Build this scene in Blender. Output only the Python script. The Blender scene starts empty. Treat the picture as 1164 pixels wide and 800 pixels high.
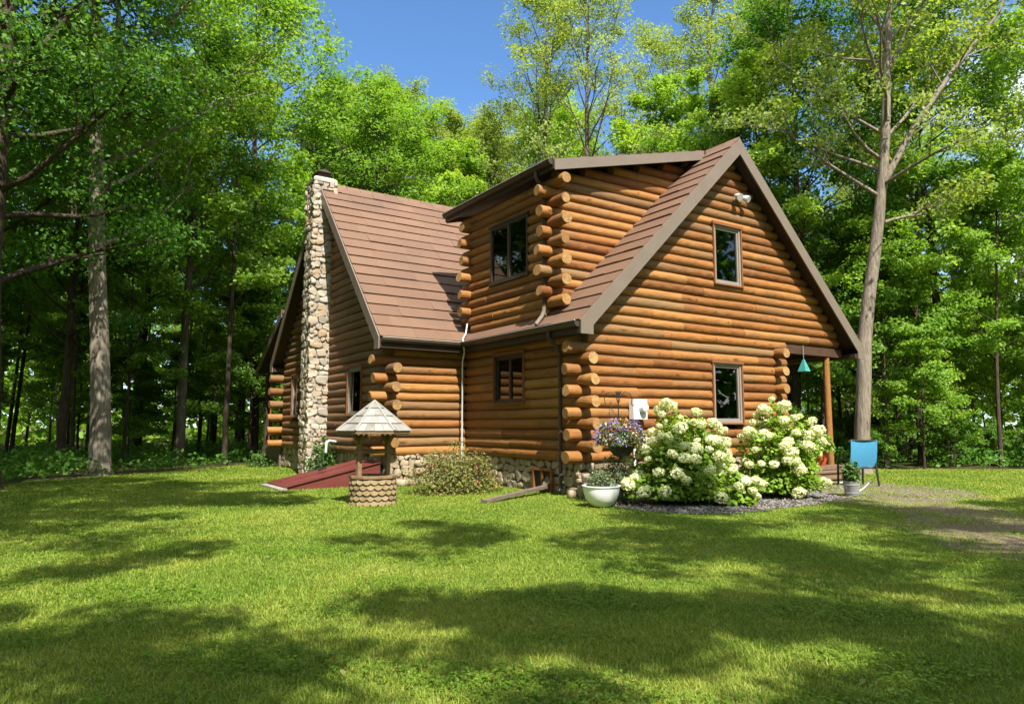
import bpy, math, random
import numpy as np
from mathutils import Vector, Matrix
R = math.radians
scene = bpy.context.scene
COL = scene.collection

# ------------------------------------------------------------------ camera, sky, sun, exposure
cam_d = bpy.data.cameras.new('camera')
cam = bpy.data.objects.new('camera', cam_d); COL.objects.link(cam)
cam.location = (-10.344, -12.656, 1.633)
cam.rotation_euler = (math.pi/2 + 0.103, 0, -0.587)
cam_d.sensor_width = 36.0
cam_d.lens = 36*797.7/1164
cam_d.clip_start = 0.1; cam_d.clip_end = 2000
scene.camera = cam

SUN_TO = Vector((-0.225, -1.0, 1.36)).normalized()
SUN_EL = math.asin(SUN_TO.z)
SUN_AZ = math.atan2(SUN_TO.x, SUN_TO.y)
w = bpy.data.worlds.new('World'); scene.world = w; w.use_nodes = True
nt = w.node_tree; nt.nodes.clear()
out = nt.nodes.new('ShaderNodeOutputWorld'); bg = nt.nodes.new('ShaderNodeBackground')
sky = nt.nodes.new('ShaderNodeTexSky'); sky.sky_type = 'NISHITA'; sky.sun_disc = False
sky.sun_elevation = SUN_EL; sky.sun_rotation = SUN_AZ % (2*math.pi)
sky.air_density = 1.0; sky.dust_density = 0.3; sky.ozone_density = 1.6
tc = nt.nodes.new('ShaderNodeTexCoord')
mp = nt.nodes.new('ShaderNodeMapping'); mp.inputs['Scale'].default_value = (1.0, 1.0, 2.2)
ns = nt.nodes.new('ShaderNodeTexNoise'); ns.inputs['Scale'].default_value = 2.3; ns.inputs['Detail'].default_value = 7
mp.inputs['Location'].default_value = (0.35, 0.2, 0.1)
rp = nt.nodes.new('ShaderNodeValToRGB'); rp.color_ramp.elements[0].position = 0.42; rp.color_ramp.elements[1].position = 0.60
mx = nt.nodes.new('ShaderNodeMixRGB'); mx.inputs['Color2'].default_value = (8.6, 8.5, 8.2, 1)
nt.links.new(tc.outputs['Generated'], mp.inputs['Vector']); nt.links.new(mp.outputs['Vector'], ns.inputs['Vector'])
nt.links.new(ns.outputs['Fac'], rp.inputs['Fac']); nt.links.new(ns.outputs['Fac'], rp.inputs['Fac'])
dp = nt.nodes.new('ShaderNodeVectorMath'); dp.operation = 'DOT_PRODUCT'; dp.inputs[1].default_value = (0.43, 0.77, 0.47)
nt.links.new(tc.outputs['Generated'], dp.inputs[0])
mr = nt.nodes.new('ShaderNodeMapRange'); mr.inputs['From Min'].default_value = 0.72; mr.inputs['From Max'].default_value = 0.88; mr.inputs['To Min'].default_value = 1.0; mr.inputs['To Max'].default_value = 0.0  # clouds outside the sky gap; the unseen ones are added for fill light
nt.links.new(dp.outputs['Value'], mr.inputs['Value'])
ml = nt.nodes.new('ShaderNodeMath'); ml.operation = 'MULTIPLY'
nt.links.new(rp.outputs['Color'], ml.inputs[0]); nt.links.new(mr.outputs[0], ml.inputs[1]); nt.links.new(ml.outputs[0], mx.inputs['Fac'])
tn = nt.nodes.new('ShaderNodeMixRGB'); tn.blend_type = 'MULTIPLY'; tn.inputs[0].default_value = 1.0; tn.inputs['Color2'].default_value = (0.44, 0.60, 0.74, 1)
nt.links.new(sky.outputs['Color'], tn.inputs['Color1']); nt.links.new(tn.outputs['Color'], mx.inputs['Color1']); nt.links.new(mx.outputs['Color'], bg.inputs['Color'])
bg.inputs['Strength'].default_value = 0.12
nt.links.new(bg.outputs['Background'], out.inputs['Surface'])

sun_d = bpy.data.lights.new('sun', 'SUN'); sun_d.energy = 4.2; sun_d.angle = R(0.55); sun_d.color = (1.0, 0.95, 0.86)
sun = bpy.data.objects.new('sun', sun_d); COL.objects.link(sun)
sun.rotation_euler = (-SUN_TO).to_track_quat('-Z', 'Y').to_euler()
sun.location = (0, -20, 40)

vs = scene.view_settings
scene.display_settings.display_device = 'sRGB'
vs.view_transform = 'Standard'; vs.look = 'None'; vs.gamma = 1.0; vs.use_curve_mapping = False
vs.exposure = 1.45
scene.render.engine = 'CYCLES'
cy = scene.cycles
cy.max_bounces = 6; cy.diffuse_bounces = 4; cy.glossy_bounces = 2; cy.transmission_bounces = 3; cy.transparent_max_bounces = 4
cy.use_denoising = True; cy.caustics_reflective = False; cy.caustics_refractive = False
cy.sample_clamp_indirect = 6.0

# ------------------------------------------------------------------ helpers
def tag(o, label=None, cat=None, group=None, kind=None):
    if label: o['label'] = label
    if cat: o['category'] = cat
    if group: o['group'] = group
    if kind: o['kind'] = kind
    return o

def thing(name, label, cat, loc=(0, 0, 0), rz=0.0, group=None):
    o = bpy.data.objects.new(name, None); COL.objects.link(o)
    o.location = loc; o.rotation_euler = (0, 0, rz); o.empty_display_size = 0.2
    return tag(o, label, cat, group)

def copy_tree(o, parent=None):
    c = o.copy(); COL.objects.link(c)
    if parent is not None: c.parent = parent
    for ch in list(o.children): copy_tree(ch, c)
    return c

class MB:
    """collects shapes that become ONE mesh object"""
    def __init__(s):
        s.v = []; s.f = []; s.m = []; s.a = []      # a: per-vertex vector attribute (along, around, rnd)
    def add(s, verts, faces, mat=0, attr=None, rnd=0.0):
        b = len(s.v)
        s.v.extend([tuple(p) for p in verts])
        s.f.extend([tuple(i+b for i in f) for f in faces])
        if isinstance(mat, int): s.m.extend([mat]*len(faces))
        else: s.m.extend(mat)
        if attr is None: s.a.extend([(0.0, 0.0, rnd)]*len(verts))
        else: s.a.extend(attr)
    def box(s, lo, hi, mat=0, rnd=0.0, M=None):
        x0, y0, z0 = lo; x1, y1, z1 = hi
        v = [Vector(p) for p in ((x0,y0,z0),(x1,y0,z0),(x1,y1,z0),(x0,y1,z0),(x0,y0,z1),(x1,y0,z1),(x1,y1,z1),(x0,y1,z1))]
        if M is not None: v = [M @ p for p in v]
        s.add(v, [(0,3,2,1),(4,5,6,7),(0,1,5,4),(1,2,6,5),(2,3,7,6),(3,0,4,7)], mat, rnd=rnd)
    def prism(s, poly, vec, mat=0, rnd=0.0):
        """poly: list of 3D points, extruded by vec"""
        n = len(poly); vec = Vector(vec)
        v = [Vector(p) for p in poly] + [Vector(p)+vec for p in poly]
        f = [tuple(range(n)), tuple(range(2*n-1, n-1, -1))]
        f += [(i, i+n, (i+1) % n+n, (i+1) % n) for i in range(n)]
        s.add(v, f, mat, rnd=rnd)
    def tube(s, pts, rad, sides=8, mat=0, rnd=0.0, cap=True, twist=0.0):
        pts = [Vector(p) for p in pts]; n = len(pts)
        if not hasattr(rad, '__len__'): rad = [rad]*n
        V = []; A = []; F = []
        L = 0.0
        ref = None
        for i, p in enumerate(pts):
            t = (pts[min(i+1, n-1)] - pts[max(i-1, 0)]).normalized()
            if ref is None:
                ref = t.orthogonal().normalized()
            ref = (ref - t*ref.dot(t)).normalized()
            b = t.cross(ref)
            if i: L += (p - pts[i-1]).length
            for k in range(sides):
                a = 2*math.pi*k/sides + twist
                V.append(p + (ref*math.cos(a) + b*math.sin(a))*rad[i]); A.append((L, k/sides, rnd))
        for i in range(n-1):
            for k in range(sides):
                k2 = (k+1) % sides
                F.append((i*sides+k, i*sides+k2, (i+1)*sides+k2, (i+1)*sides+k))
        if cap:
            F.append(tuple(range(sides-1, -1, -1))); F.append(tuple((n-1)*sides+k for k in range(sides)))
        s.add(V, F, mat, A)
    def lathe(s, prof, c=(0, 0, 0), sides=24, mat=0, rnd=0.0):
        V = []; F = []
        for r, z in prof:
            for k in range(sides):
                a = 2*math.pi*k/sides
                V.append((c[0]+r*math.cos(a), c[1]+r*math.sin(a), c[2]+z))
        for i in range(len(prof)-1):
            for k in range(sides):
                k2 = (k+1) % sides
                F.append((i*sides+k, i*sides+k2, (i+1)*sides+k2, (i+1)*sides+k))
        s.add(V, F, mat, rnd=rnd)
    def build(s, name, mats, parent=None, smooth=True, angle=40, loc=None):
        me = bpy.data.meshes.new(name); me.from_pydata(s.v, [], s.f)
        if not isinstance(mats, (list, tuple)): mats = [mats]
        for m in mats: me.materials.append(m)
        me.polygons.foreach_set('material_index', s.m)
        at = me.attributes.new('lc', 'FLOAT_VECTOR', 'POINT')
        at.data.foreach_set('vector', np.array(s.a, dtype=np.float32).ravel())
        if smooth:
            me.polygons.foreach_set('use_smooth', [True]*len(s.f))
            me.set_sharp_from_angle(angle=R(angle))
        me.update()
        o = bpy.data.objects.new(name, me); COL.objects.link(o)
        if parent is not None: o.parent = parent
        if loc is not None: o.location = loc
        return o

def np_mesh(name, V, F4, mats, parent=None, rnd=None, matidx=None, smooth=False, tri=False):
    """fast mesh of quads (or triangles) from numpy arrays"""
    me = bpy.data.meshes.new(name)
    k = 3 if tri else 4
    nV, nF = len(V), len(F4)
    me.vertices.add(nV); me.vertices.foreach_set('co', V.astype(np.float32).ravel())
    me.loops.add(nF*k); me.loops.foreach_set('vertex_index', F4.astype(np.int32).ravel())
    me.polygons.add(nF)
    me.polygons.foreach_set('loop_start', np.arange(0, nF*k, k, dtype=np.int32))
    me.polygons.foreach_set('loop_total', np.full(nF, k, dtype=np.int32))
    if not isinstance(mats, (list, tuple)): mats = [mats]
    for m in mats: me.materials.append(m)
    if matidx is not None: me.polygons.foreach_set('material_index', matidx.astype(np.int32))
    if smooth: me.polygons.foreach_set('use_smooth', [True]*nF)
    if rnd is not None:
        at = me.attributes.new('lc', 'FLOAT_VECTOR', 'POINT')
        a = np.zeros((nV, 3), np.float32); a[:, 2] = rnd
        at.data.foreach_set('vector', a.ravel())
    me.update(calc_edges=True); me.validate()
    o = bpy.data.objects.new(name, me); COL.objects.link(o)
    if parent is not None: o.parent = parent
    return o

# ------------------------------------------------------------------ materials
class NB:
    def __init__(s, name):
        s.m = bpy.data.materials.new(name); s.m.use_nodes = True
        s.t = s.m.node_tree; s.t.nodes.clear()
        s.o = s.t.nodes.new('ShaderNodeOutputMaterial')
    def n(s, ty, **kw):
        nd = s.t.nodes.new('ShaderNode'+ty)
        for k, v in kw.items():
            if k.startswith('_'): setattr(nd, k[1:], v)
            else: s.set(nd.inputs[k.replace('__', ' ')], v)
        return nd
    def set(s, sock, v):
        if isinstance(v, bpy.types.NodeSocket): s.t.links.new(v, sock)
        else:
            if hasattr(sock, 'default_value') and sock.type == 'RGBA' and len(v) == 3: v = (*v, 1)
            sock.default_value = v
    def attr(s):
        a = s.n('Attribute', _attribute_name='lc'); x = s.n('SeparateXYZ', Vector=a.outputs['Vector'])
        return x.outputs[0], x.outputs[1], x.outputs[2]
    def math(s, op, a, b=0.0, c=None):
        nd = s.n('Math', _operation=op); s.set(nd.inputs[0], a); s.set(nd.inputs[1], b)
        if c is not None: s.set(nd.inputs[2], c)
        return nd.outputs[0]
    def comb(s, x, y, z):
        nd = s.n('CombineXYZ'); s.set(nd.inputs[0], x); s.set(nd.inputs[1], y); s.set(nd.inputs[2], z); return nd.outputs[0]
    def noise(s, vec, scale, detail=4, rough=0.55):
        nd = s.n('TexNoise', Scale=scale, Detail=detail, Roughness=rough)
        if vec is not None: s.set(nd.inputs['Vector'], vec)
        return nd.outputs['Fac']
    def ramp(s, fac, stops, interp='LINEAR'):
        nd = s.n('ValToRGB', Fac=fac); cr = nd.color_ramp; cr.interpolation = interp
        while len(cr.elements) < len(stops): cr.elements.new(0.5)
        for e, (p, c) in zip(cr.elements, stops):
            e.position = p; e.color = (*c, 1) if len(c) == 3 else c
        return nd.outputs['Color']
    def mix(s, fac, a, b, blend='MIX'):
        nd = s.n('MixRGB', _blend_type=blend); s.set(nd.inputs[0], fac); s.set(nd.inputs[1], a); s.set(nd.inputs[2], b)
        return nd.outputs[0]
    def obj(s):
        return s.n('TexCoord').outputs['Object']
    def pos(s):
        return s.n('NewGeometry').outputs['Position']
    def bump(s, h, strength=0.3, dist=0.02):
        nd = s.n('Bump', Strength=strength, Distance=dist); s.set(nd.inputs['Height'], h); return nd.outputs['Normal']
    def bsdf(s, col, rough=0.6, normal=None, spec=0.35, metal=0.0):
        b = s.n('BsdfPrincipled'); s.set(b.inputs['Base Color'], col); s.set(b.inputs['Roughness'], rough)
        b.inputs['Specular IOR Level'].default_value = spec; b.inputs['Metallic'].default_value = metal
        if normal is not None: s.set(b.inputs['Normal'], normal)
        return b.outputs[0]
    def done(s, sh):
        s.t.links.new(sh, s.o.inputs['Surface']); return s.m

def m_log(name, c_lo, c_mid, c_hi, grey=(0.22, 0.16, 0.10), grey_amt=0.35):
    b = NB(name); u, v, r = b.attr()
    r50 = b.math('MULTIPLY', r, 57.0)
    g = b.noise(b.comb(b.math('MULTIPLY', u, 1.3), b.math('MULTIPLY', v, 9.0), r50), 3.0, 6, 0.6)
    streak = b.noise(b.comb(b.math('MULTIPLY', u, 0.5), b.math('MULTIPLY', v, 30.0), r50), 2.0, 3, 0.6)
    blot = b.noise(b.comb(b.math('MULTIPLY', u, 0.9), b.math('MULTIPLY', v, 1.5), r50), 1.2, 4, 0.5)
    f = b.math('ADD', b.math('MULTIPLY', g, 0.55), b.math('MULTIPLY', r, 0.42))
    c = b.ramp(f, [(0.18, c_lo), (0.45, c_mid), (0.80, c_hi)])
    c = b.mix(b.math('MULTIPLY', b.ramp(streak, [(0.3, (0,)*3), (0.7, (1,)*3)]), 0.6), c, b.mix(0.65, c, c_lo))
    stain = b.ramp(b.noise(b.comb(b.math('MULTIPLY', u, 0.55), b.math('MULTIPLY', v, 4.0), b.math('ADD', r50, 5.0)), 1.7, 5, 0.65), [(0.52, (0,)*3), (0.72, (0.75,)*3)])
    c = b.mix(stain, c, b.mix(0.35, c_lo, grey))
    gm = b.ramp(b.math('ADD', b.math('MULTIPLY', blot, 0.8), b.math('MULTIPLY', b.math('FRACT', b.math('MULTIPLY', r, 7.3)), 0.3)), [(0.55, (0, 0, 0)), (0.85, (1, 1, 1))])
    c = b.mix(b.math('MULTIPLY', gm, grey_amt), c, grey)
    old = b.ramp(b.math('FRACT', b.math('MULTIPLY', r, 13.7)), [(0.90, (0, 0, 0)), (0.91, (0.6,)*3)])
    c = b.mix(old, c, (0.160, 0.100, 0.044))
    # drying checks: thin dark cracks along the log
    ck = b.noise(b.comb(b.math('MULTIPLY', u, 0.35), b.math('MULTIPLY', v, 26.0), b.math('ADD', r50, 11.0)), 1.6, 2, 0.4)
    ck = b.ramp(ck, [(0.485, (0, 0, 0)), (0.50, (1, 1, 1)), (0.515, (0, 0, 0))])
    gate = b.ramp(b.noise(b.comb(b.math('MULTIPLY', u, 0.8), b.math('MULTIPLY', v, 2.0), r50), 1.5, 2), [(0.5, (0, 0, 0)), (0.58, (0.8,)*3)])
    c = b.mix(b.math('MULTIPLY', ck, gate), c, (0.045, 0.018, 0.006))
    # knots
    vo = b.n('TexVoronoi', Scale=1.0, _feature='F1'); b.set(vo.inputs['Vector'], b.comb(b.math('MULTIPLY', u, 1.6), b.math('MULTIPLY', v, 5.0), r50))
    kn = b.ramp(vo.outputs['Distance'], [(0.03, (1, 1, 1)), (0.10, (0, 0, 0))])
    c = b.mix(b.math('MULTIPLY', kn, 0.6), c, (0.07, 0.025, 0.008))
    peel = b.noise(b.comb(b.math('MULTIPLY', u, 3.0), b.math('MULTIPLY', v, 6.0), r50), 2.0, 3, 0.5)
    nrm = b.bump(b.math('ADD', b.math('ADD', g, b.math('MULTIPLY', peel, 1.6)), b.math('MULTIPLY', streak, 0.7)), 0.5, 0.025)
    return b.done(b.bsdf(c, b.math('ADD', 0.46, b.math('MULTIPLY', g, 0.4)), nrm, 0.3))

def m_end(name, c1, c2):
    b = NB(name); u, v, r = b.attr()
    wv = b.math('SINE', b.math('MULTIPLY', v, 260.0))
    c = b.ramp(b.math('ADD', b.math('MULTIPLY', wv, 0.12), b.noise(b.pos(), 14.0, 4)), [(0.3, c2), (0.65, c1)])
    c = b.mix(b.math('MULTIPLY', b.math('FRACT', b.math('MULTIPLY', r, 9.7)), 0.75), c, c2)
    c = b.mix(b.ramp(b.noise(b.pos(), 6.0, 3), [(0.52, (0,)*3), (0.66, (0.6,)*3)]), c, (0.16, 0.11, 0.07))
    return b.done(b.bsdf(c, 0.75, b.bump(wv, 0.15, 0.005), 0.2))

def m_simple(name, c1, c2, scale=6.0, rough=0.6, bump=0.15, spec=0.35, metal=0.0, rndmix=None, detail=5):
    b = NB(name); n = b.noise(b.pos(), scale, detail)
    c = b.ramp(n, [(0.3, c1), (0.7, c2)])
    if rndmix is not None:
        u, v, r = b.attr(); c = b.mix(r, c, rndmix)
    nr = b.bump(b.noise(b.pos(), scale*5, 4), bump, 0.01) if bump else None
    return b.done(b.bsdf(c, rough, nr, spec, metal))

def m_leaf(name, c_dark, c_mid, c_lite, trans=0.4, rough=0.5, objvar=0.5):
    b = NB(name); u, v, r = b.attr()
    oi = b.n('ObjectInfo').outputs['Random']
    n = b.noise(b.obj(), 0.55, 3)
    f = b.math('ADD', b.math('MULTIPLY', r, 0.5), b.math('ADD', b.math('MULTIPLY', n, 0.55), b.math('MULTIPLY', b.math('SUBTRACT', oi, 0.5), objvar)))
    c = b.ramp(f, [(0.1, c_dark), (0.5, c_mid), (0.95, c_lite)])
    p = b.bsdf(c, rough, None, 0.25)
    tcol = b.mix(1.0, c, (1.55, 1.5, 0.55), 'MULTIPLY')
    t = b.n('BsdfTranslucent'); b.set(t.inputs['Color'], tcol)
    ms = b.n('MixShader'); ms.inputs[0].default_value = trans
    b.t.links.new(p, ms.inputs[1]); b.t.links.new(t.outputs[0], ms.inputs[2])
    return b.done(ms.outputs[0])

M = {}
M['log'] = m_log('honey_log', (0.112, 0.039, 0.010), (0.278, 0.110, 0.024), (0.395, 0.194, 0.054), (0.18, 0.112, 0.052), 0.65)
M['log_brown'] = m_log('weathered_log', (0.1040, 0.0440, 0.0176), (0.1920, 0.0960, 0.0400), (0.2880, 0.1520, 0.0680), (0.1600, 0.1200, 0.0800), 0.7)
M['end'] = m_end('end_grain', (0.4000, 0.2560, 0.1040), (0.2400, 0.1160, 0.0360))
def mk_shingle():
    b = NB('brown_metal_shingle'); u, v, r = b.attr(); p = b.pos()
    c = b.ramp(r, [(0.0, (0.142, 0.080, 0.049)), (0.4, (0.165, 0.094, 0.058)), (0.75, (0.190, 0.111, 0.071))])
    c = b.mix(b.ramp(b.noise(p, 60.0, 3, 0.7), [(0.35, (0.45,)*3), (0.6, (0,)*3)]), c, (0.075, 0.042, 0.03))
    c = b.mix(b.ramp(b.noise(p, 0.8, 5, 0.6), [(0.45, (0,)*3), (0.7, (0.45,)*3)]), c, (0.10, 0.062, 0.048))
    return b.done(b.bsdf(c, 0.65, b.bump(b.noise(p, 90.0, 3), 0.25, 0.01), 0.25))
M['shingle'] = mk_shingle()
M['soffit'] = m_simple('dark_brown_soffit', (0.035, 0.020, 0.013), (0.055, 0.032, 0.022), 2.0, 0.6, 0.05)
M['fascia'] = m_simple('taupe_fascia', (0.1472, 0.1162, 0.0907), (0.1693, 0.1338, 0.1042), 2.0, 0.45, 0.03)
M['gutter'] = m_simple('brown_gutter', (0.0400, 0.0280, 0.0208), (0.0600, 0.0416, 0.0320), 3.0, 0.4, 0.03)
M['gutter_lip'] = m_simple('pale_gutter_lip', (0.3360, 0.2880, 0.2480), (0.4160, 0.3680, 0.3200), 3.0, 0.4, 0.0)
M['trim'] = m_log('trim_board', (0.1440, 0.0480, 0.0128), (0.2720, 0.0960, 0.0240), (0.3520, 0.1440, 0.0400))
M['frame'] = m_simple('taupe_window_frame', (0.2080, 0.1840, 0.1520), (0.2480, 0.2160, 0.1760), 3.0, 0.45, 0.02)
M['dark_frame'] = m_simple('dark_window_frame', (0.035, 0.026, 0.02), (0.05, 0.036, 0.027), 3.0, 0.45, 0.02)
M['mortar'] = m_simple('grey_mortar', (0.22, 0.20, 0.17), (0.31, 0.285, 0.24), 8.0, 0.9, 0.4)
M['concrete'] = m_simple('pale_concrete', (0.3200, 0.2960, 0.2480), (0.4400, 0.4080, 0.3440), 6.0, 0.9, 0.3)
M['rust'] = m_simple('dark_metal_cap', (0.05, 0.033, 0.025), (0.09, 0.055, 0.04), 8.0, 0.6, 0.1)
M['red'] = m_simple('brick_red_paint', (0.1088, 0.0243, 0.0200), (0.1360, 0.0334, 0.0274), 4.0, 0.5, 0.05)
M['white'] = m_simple('white_plastic', (0.7096, 0.7096, 0.6899), (0.7885, 0.7885, 0.7688), 6.0, 0.4, 0.0)
M['black'] = m_simple('black_metal', (0.012, 0.012, 0.012), (0.025, 0.023, 0.02), 8.0, 0.45, 0.05)
M['grey_plastic'] = m_simple('meter_grey', (0.50, 0.52, 0.53), (0.58, 0.60, 0.61), 6.0, 0.4, 0.0)
M['porch_wood'] = m_simple('porch_boards', (0.1280, 0.0800, 0.0480), (0.1920, 0.1240, 0.0800), 5.0, 0.7, 0.2)
M['porch_beam'] = m_simple('dark_porch_beam', (0.045, 0.022, 0.012), (0.07, 0.035, 0.02), 5.0, 0.7, 0.1)
M['porch_ceiling'] = m_simple('pale_porch_ceiling', (0.3200, 0.2640, 0.1600), (0.3680, 0.3040, 0.1920), 2.0, 0.7, 0.05)
M['galv'] = m_simple('galvanised_steel', (0.3360, 0.3520, 0.3600), (0.4400, 0.4560, 0.4640), 9.0, 0.4, 0.05, 0.5, 0.35)
M['teal'] = m_simple('teal_metal', (0.0400, 0.2080, 0.1920), (0.0640, 0.2880, 0.2640), 9.0, 0.4, 0.0)
M['curtain'] = m_simple('linen_curtain', (0.32, 0.29, 0.23), (0.42, 0.38, 0.31), 9.0, 0.9, 0.1)
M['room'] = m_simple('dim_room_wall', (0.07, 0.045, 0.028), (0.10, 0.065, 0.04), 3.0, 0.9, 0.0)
M['blue'] = m_simple('blue_sling_fabric', (0.0440, 0.2160, 0.3840), (0.0600, 0.2640, 0.4400), 30.0, 0.7, 0.2)
M['weathered'] = m_simple('weathered_shake', (0.1251, 0.1140, 0.0960), (0.2355, 0.2204, 0.1960), 7.0, 0.85, 0.4, 0.2, 0, (0.2944, 0.2812, 0.2560))
M['shake_tan'] = m_simple('tan_shake', (0.1280, 0.0880, 0.0440), (0.2400, 0.1760, 0.0920), 9.0, 0.85, 0.4, 0.2, 0, (0.2720, 0.2000, 0.1120))
M['well_wood'] = m_simple('well_timber', (0.14, 0.085, 0.045), (0.24, 0.155, 0.085), 9.0, 0.75, 0.3)
M['dark_hole'] = m_simple('dark_well_liner', (0.02, 0.02, 0.018), (0.035, 0.033, 0.03), 9.0, 0.8, 0.1)
M['soil'] = m_simple('dark_soil', (0.03, 0.02, 0.014), (0.06, 0.042, 0.03), 20.0, 0.95, 0.6)
M['plank'] = m_simple('weathered_plank', (0.0900, 0.0638, 0.0450), (0.1650, 0.1275, 0.0975), 9.0, 0.85, 0.3)
M['stem'] = m_simple('green_stem', (0.07, 0.11, 0.025), (0.12, 0.15, 0.05), 9.0, 0.7, 0.1)
M['twig'] = m_simple('brown_twig', (0.08, 0.05, 0.03), (0.14, 0.095, 0.06), 9.0, 0.8, 0.2)
M['terracotta'] = m_simple('red_pot', (0.3360, 0.0480, 0.0200), (0.4400, 0.0960, 0.0280), 9.0, 0.45, 0.05)

def mk_glass():
    b = NB('window_glass')
    fr = b.n('Fresnel', IOR=1.5); g = b.n('BsdfGlossy', Roughness=0.02); b.set(g.inputs['Color'], (0.95, 0.97, 0.97))
    t = b.n('BsdfTransparent'); b.set(t.inputs['Color'], (0.62, 0.66, 0.65))
    ms = b.n('MixShader'); b.set(ms.inputs[0], b.math('MULTIPLY', fr.outputs[0], 1.6))
    b.t.links.new(t.outputs[0], ms.inputs[1]); b.t.links.new(g.outputs[0], ms.inputs[2])
    return b.done(ms.outputs[0])
M['glass'] = mk_glass()

def mk_stone(name='field_stone', k=1.0, t=(1, 1, 1)):
    b = NB(name); u, v, r = b.attr()
    c = b.ramp(r, [(0.0, (0.1744, 0.1403, 0.1010)), (0.25, (0.2846, 0.2338, 0.1683)), (0.5, (0.2570, 0.1742, 0.0935)), (0.62, (0.3029, 0.2592, 0.2020)), (0.8, (0.2662, 0.1997, 0.1235)), (1.0, (0.3488, 0.2848, 0.1983))])
    c = b.mix(1.0, c, (k*t[0], k*t[1], k*t[2]), 'MULTIPLY')
    n = b.noise(b.pos(), 9.0, 6, 0.65)
    c = b.mix(b.math('MULTIPLY', n, 0.45), c, b.mix(1.0, c, (0.55, 0.52, 0.47), 'MULTIPLY'))
    return b.done(b.bsdf(c, 0.85, b.bump(b.noise(b.pos(), 22.0, 6, 0.7), 0.5, 0.02), 0.25))
M['stone'] = mk_stone('field_stone', 1.15)
M['stone_pale'] = mk_stone('pale_field_stone', 1.5, (.95, 1.02, 1.15))

def mk_bark(name, a, c, moss=0.0):
    b = NB(name); p = b.obj(); mp_ = b.n('Mapping'); b.set(mp_.inputs['Vector'], p); mp_.inputs['Scale'].default_value = (9, 9, 1.6)
    n = b.noise(mp_.outputs[0], 1.6, 7, 0.65); n2 = b.noise(p, 0.9, 3)
    oi = b.n('ObjectInfo').outputs['Random']
    col = b.ramp(b.math('ADD', b.math('MULTIPLY', n, 0.75), b.math('MULTIPLY', n2, 0.25)), [(0.35, a), (0.62, c)])
    col = b.mix(b.math('MULTIPLY', oi, 0.45), col, b.mix(1.0, col, (0.55, 0.52, 0.5), 'MULTIPLY'))
    return b.done(b.bsdf(col, 0.9, b.bump(n, 0.9, 0.05), 0.15))
M['bark'] = mk_bark('grey_brown_bark', (0.055, 0.042, 0.030), (0.20, 0.165, 0.125))
M['bark_pale'] = mk_bark('pale_grey_bark', (0.12, 0.095, 0.07), (0.34, 0.29, 0.23))
M['bark_dark'] = mk_bark('dark_bark', (0.030, 0.022, 0.016), (0.10, 0.075, 0.052))

M['leaf_mid'] = m_leaf('mid_green_leaves', (0.0611, 0.1352, 0.0197), (0.1317, 0.2572, 0.0360), (0.2330, 0.3675, 0.0559), 0.46)
M['leaf_lime'] = m_leaf('lime_green_leaves', (0.0972, 0.2017, 0.0243), (0.1943, 0.3385, 0.0448), (0.3214, 0.4537, 0.0688), 0.48)
M['leaf_olive'] = m_leaf('olive_green_leaves', (0.0996, 0.1543, 0.0360), (0.2009, 0.2792, 0.0688), (0.3295, 0.3895, 0.1183), 0.45)
M['leaf_dark'] = m_leaf('deep_green_leaves', (0.0363, 0.0971, 0.0169), (0.0760, 0.1881, 0.0290), (0.1405, 0.2899, 0.0442), 0.46)
M['leaf_hyd'] = m_leaf('hydrangea_leaves', (0.0696, 0.1481, 0.0140), (0.1622, 0.2768, 0.0256), (0.2934, 0.3990, 0.0464), 0.35, 0.45, 0.1)
M['leaf_bush'] = m_leaf('tan_green_bush_leaves', (0.1003, 0.1035, 0.0264), (0.1839, 0.1971, 0.0528), (0.2842, 0.2661, 0.0968), 0.3, 0.6, 0.1)
M['leaf_sage'] = m_leaf('sage_leaves', (0.07, 0.10, 0.05), (0.13, 0.17, 0.09), (0.2, 0.24, 0.14), 0.3, 0.6, 0.1)
M['leaf_pot'] = m_leaf('pot_plant_leaves', (0.03, 0.08, 0.015), (0.07, 0.15, 0.03), (0.13, 0.22, 0.05), 0.35, 0.5, 0.1)
M['bloom'] = m_leaf('cream_petals', (0.5500, 0.5867, 0.3193), (0.6782, 0.7001, 0.4435), (0.7516, 0.7759, 0.5855), 0.25, 0.7, 0.5)
M['petal_purple'] = m_leaf('purple_petals', (0.1350, 0.0675, 0.2700), (0.2700, 0.1485, 0.4860), (0.4050, 0.2700, 0.6750), 0.25, 0.6, 0.1)
M['petal_dark'] = m_leaf('plum_foliage', (0.03, 0.015, 0.03), (0.06, 0.035, 0.06), (0.11, 0.07, 0.10), 0.25, 0.6, 0.1)
M['petal_white'] = m_leaf('white_petals', (0.4840, 0.4576, 0.3696), (0.6160, 0.5984, 0.5104), (0.7040, 0.7040, 0.6512), 0.25, 0.6, 0.1)
M['petal_red'] = m_leaf('coral_petals', (0.4, 0.05, 0.03), (0.55, 0.13, 0.07), (0.6, 0.25, 0.15), 0.25, 0.6, 0.1)

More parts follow.
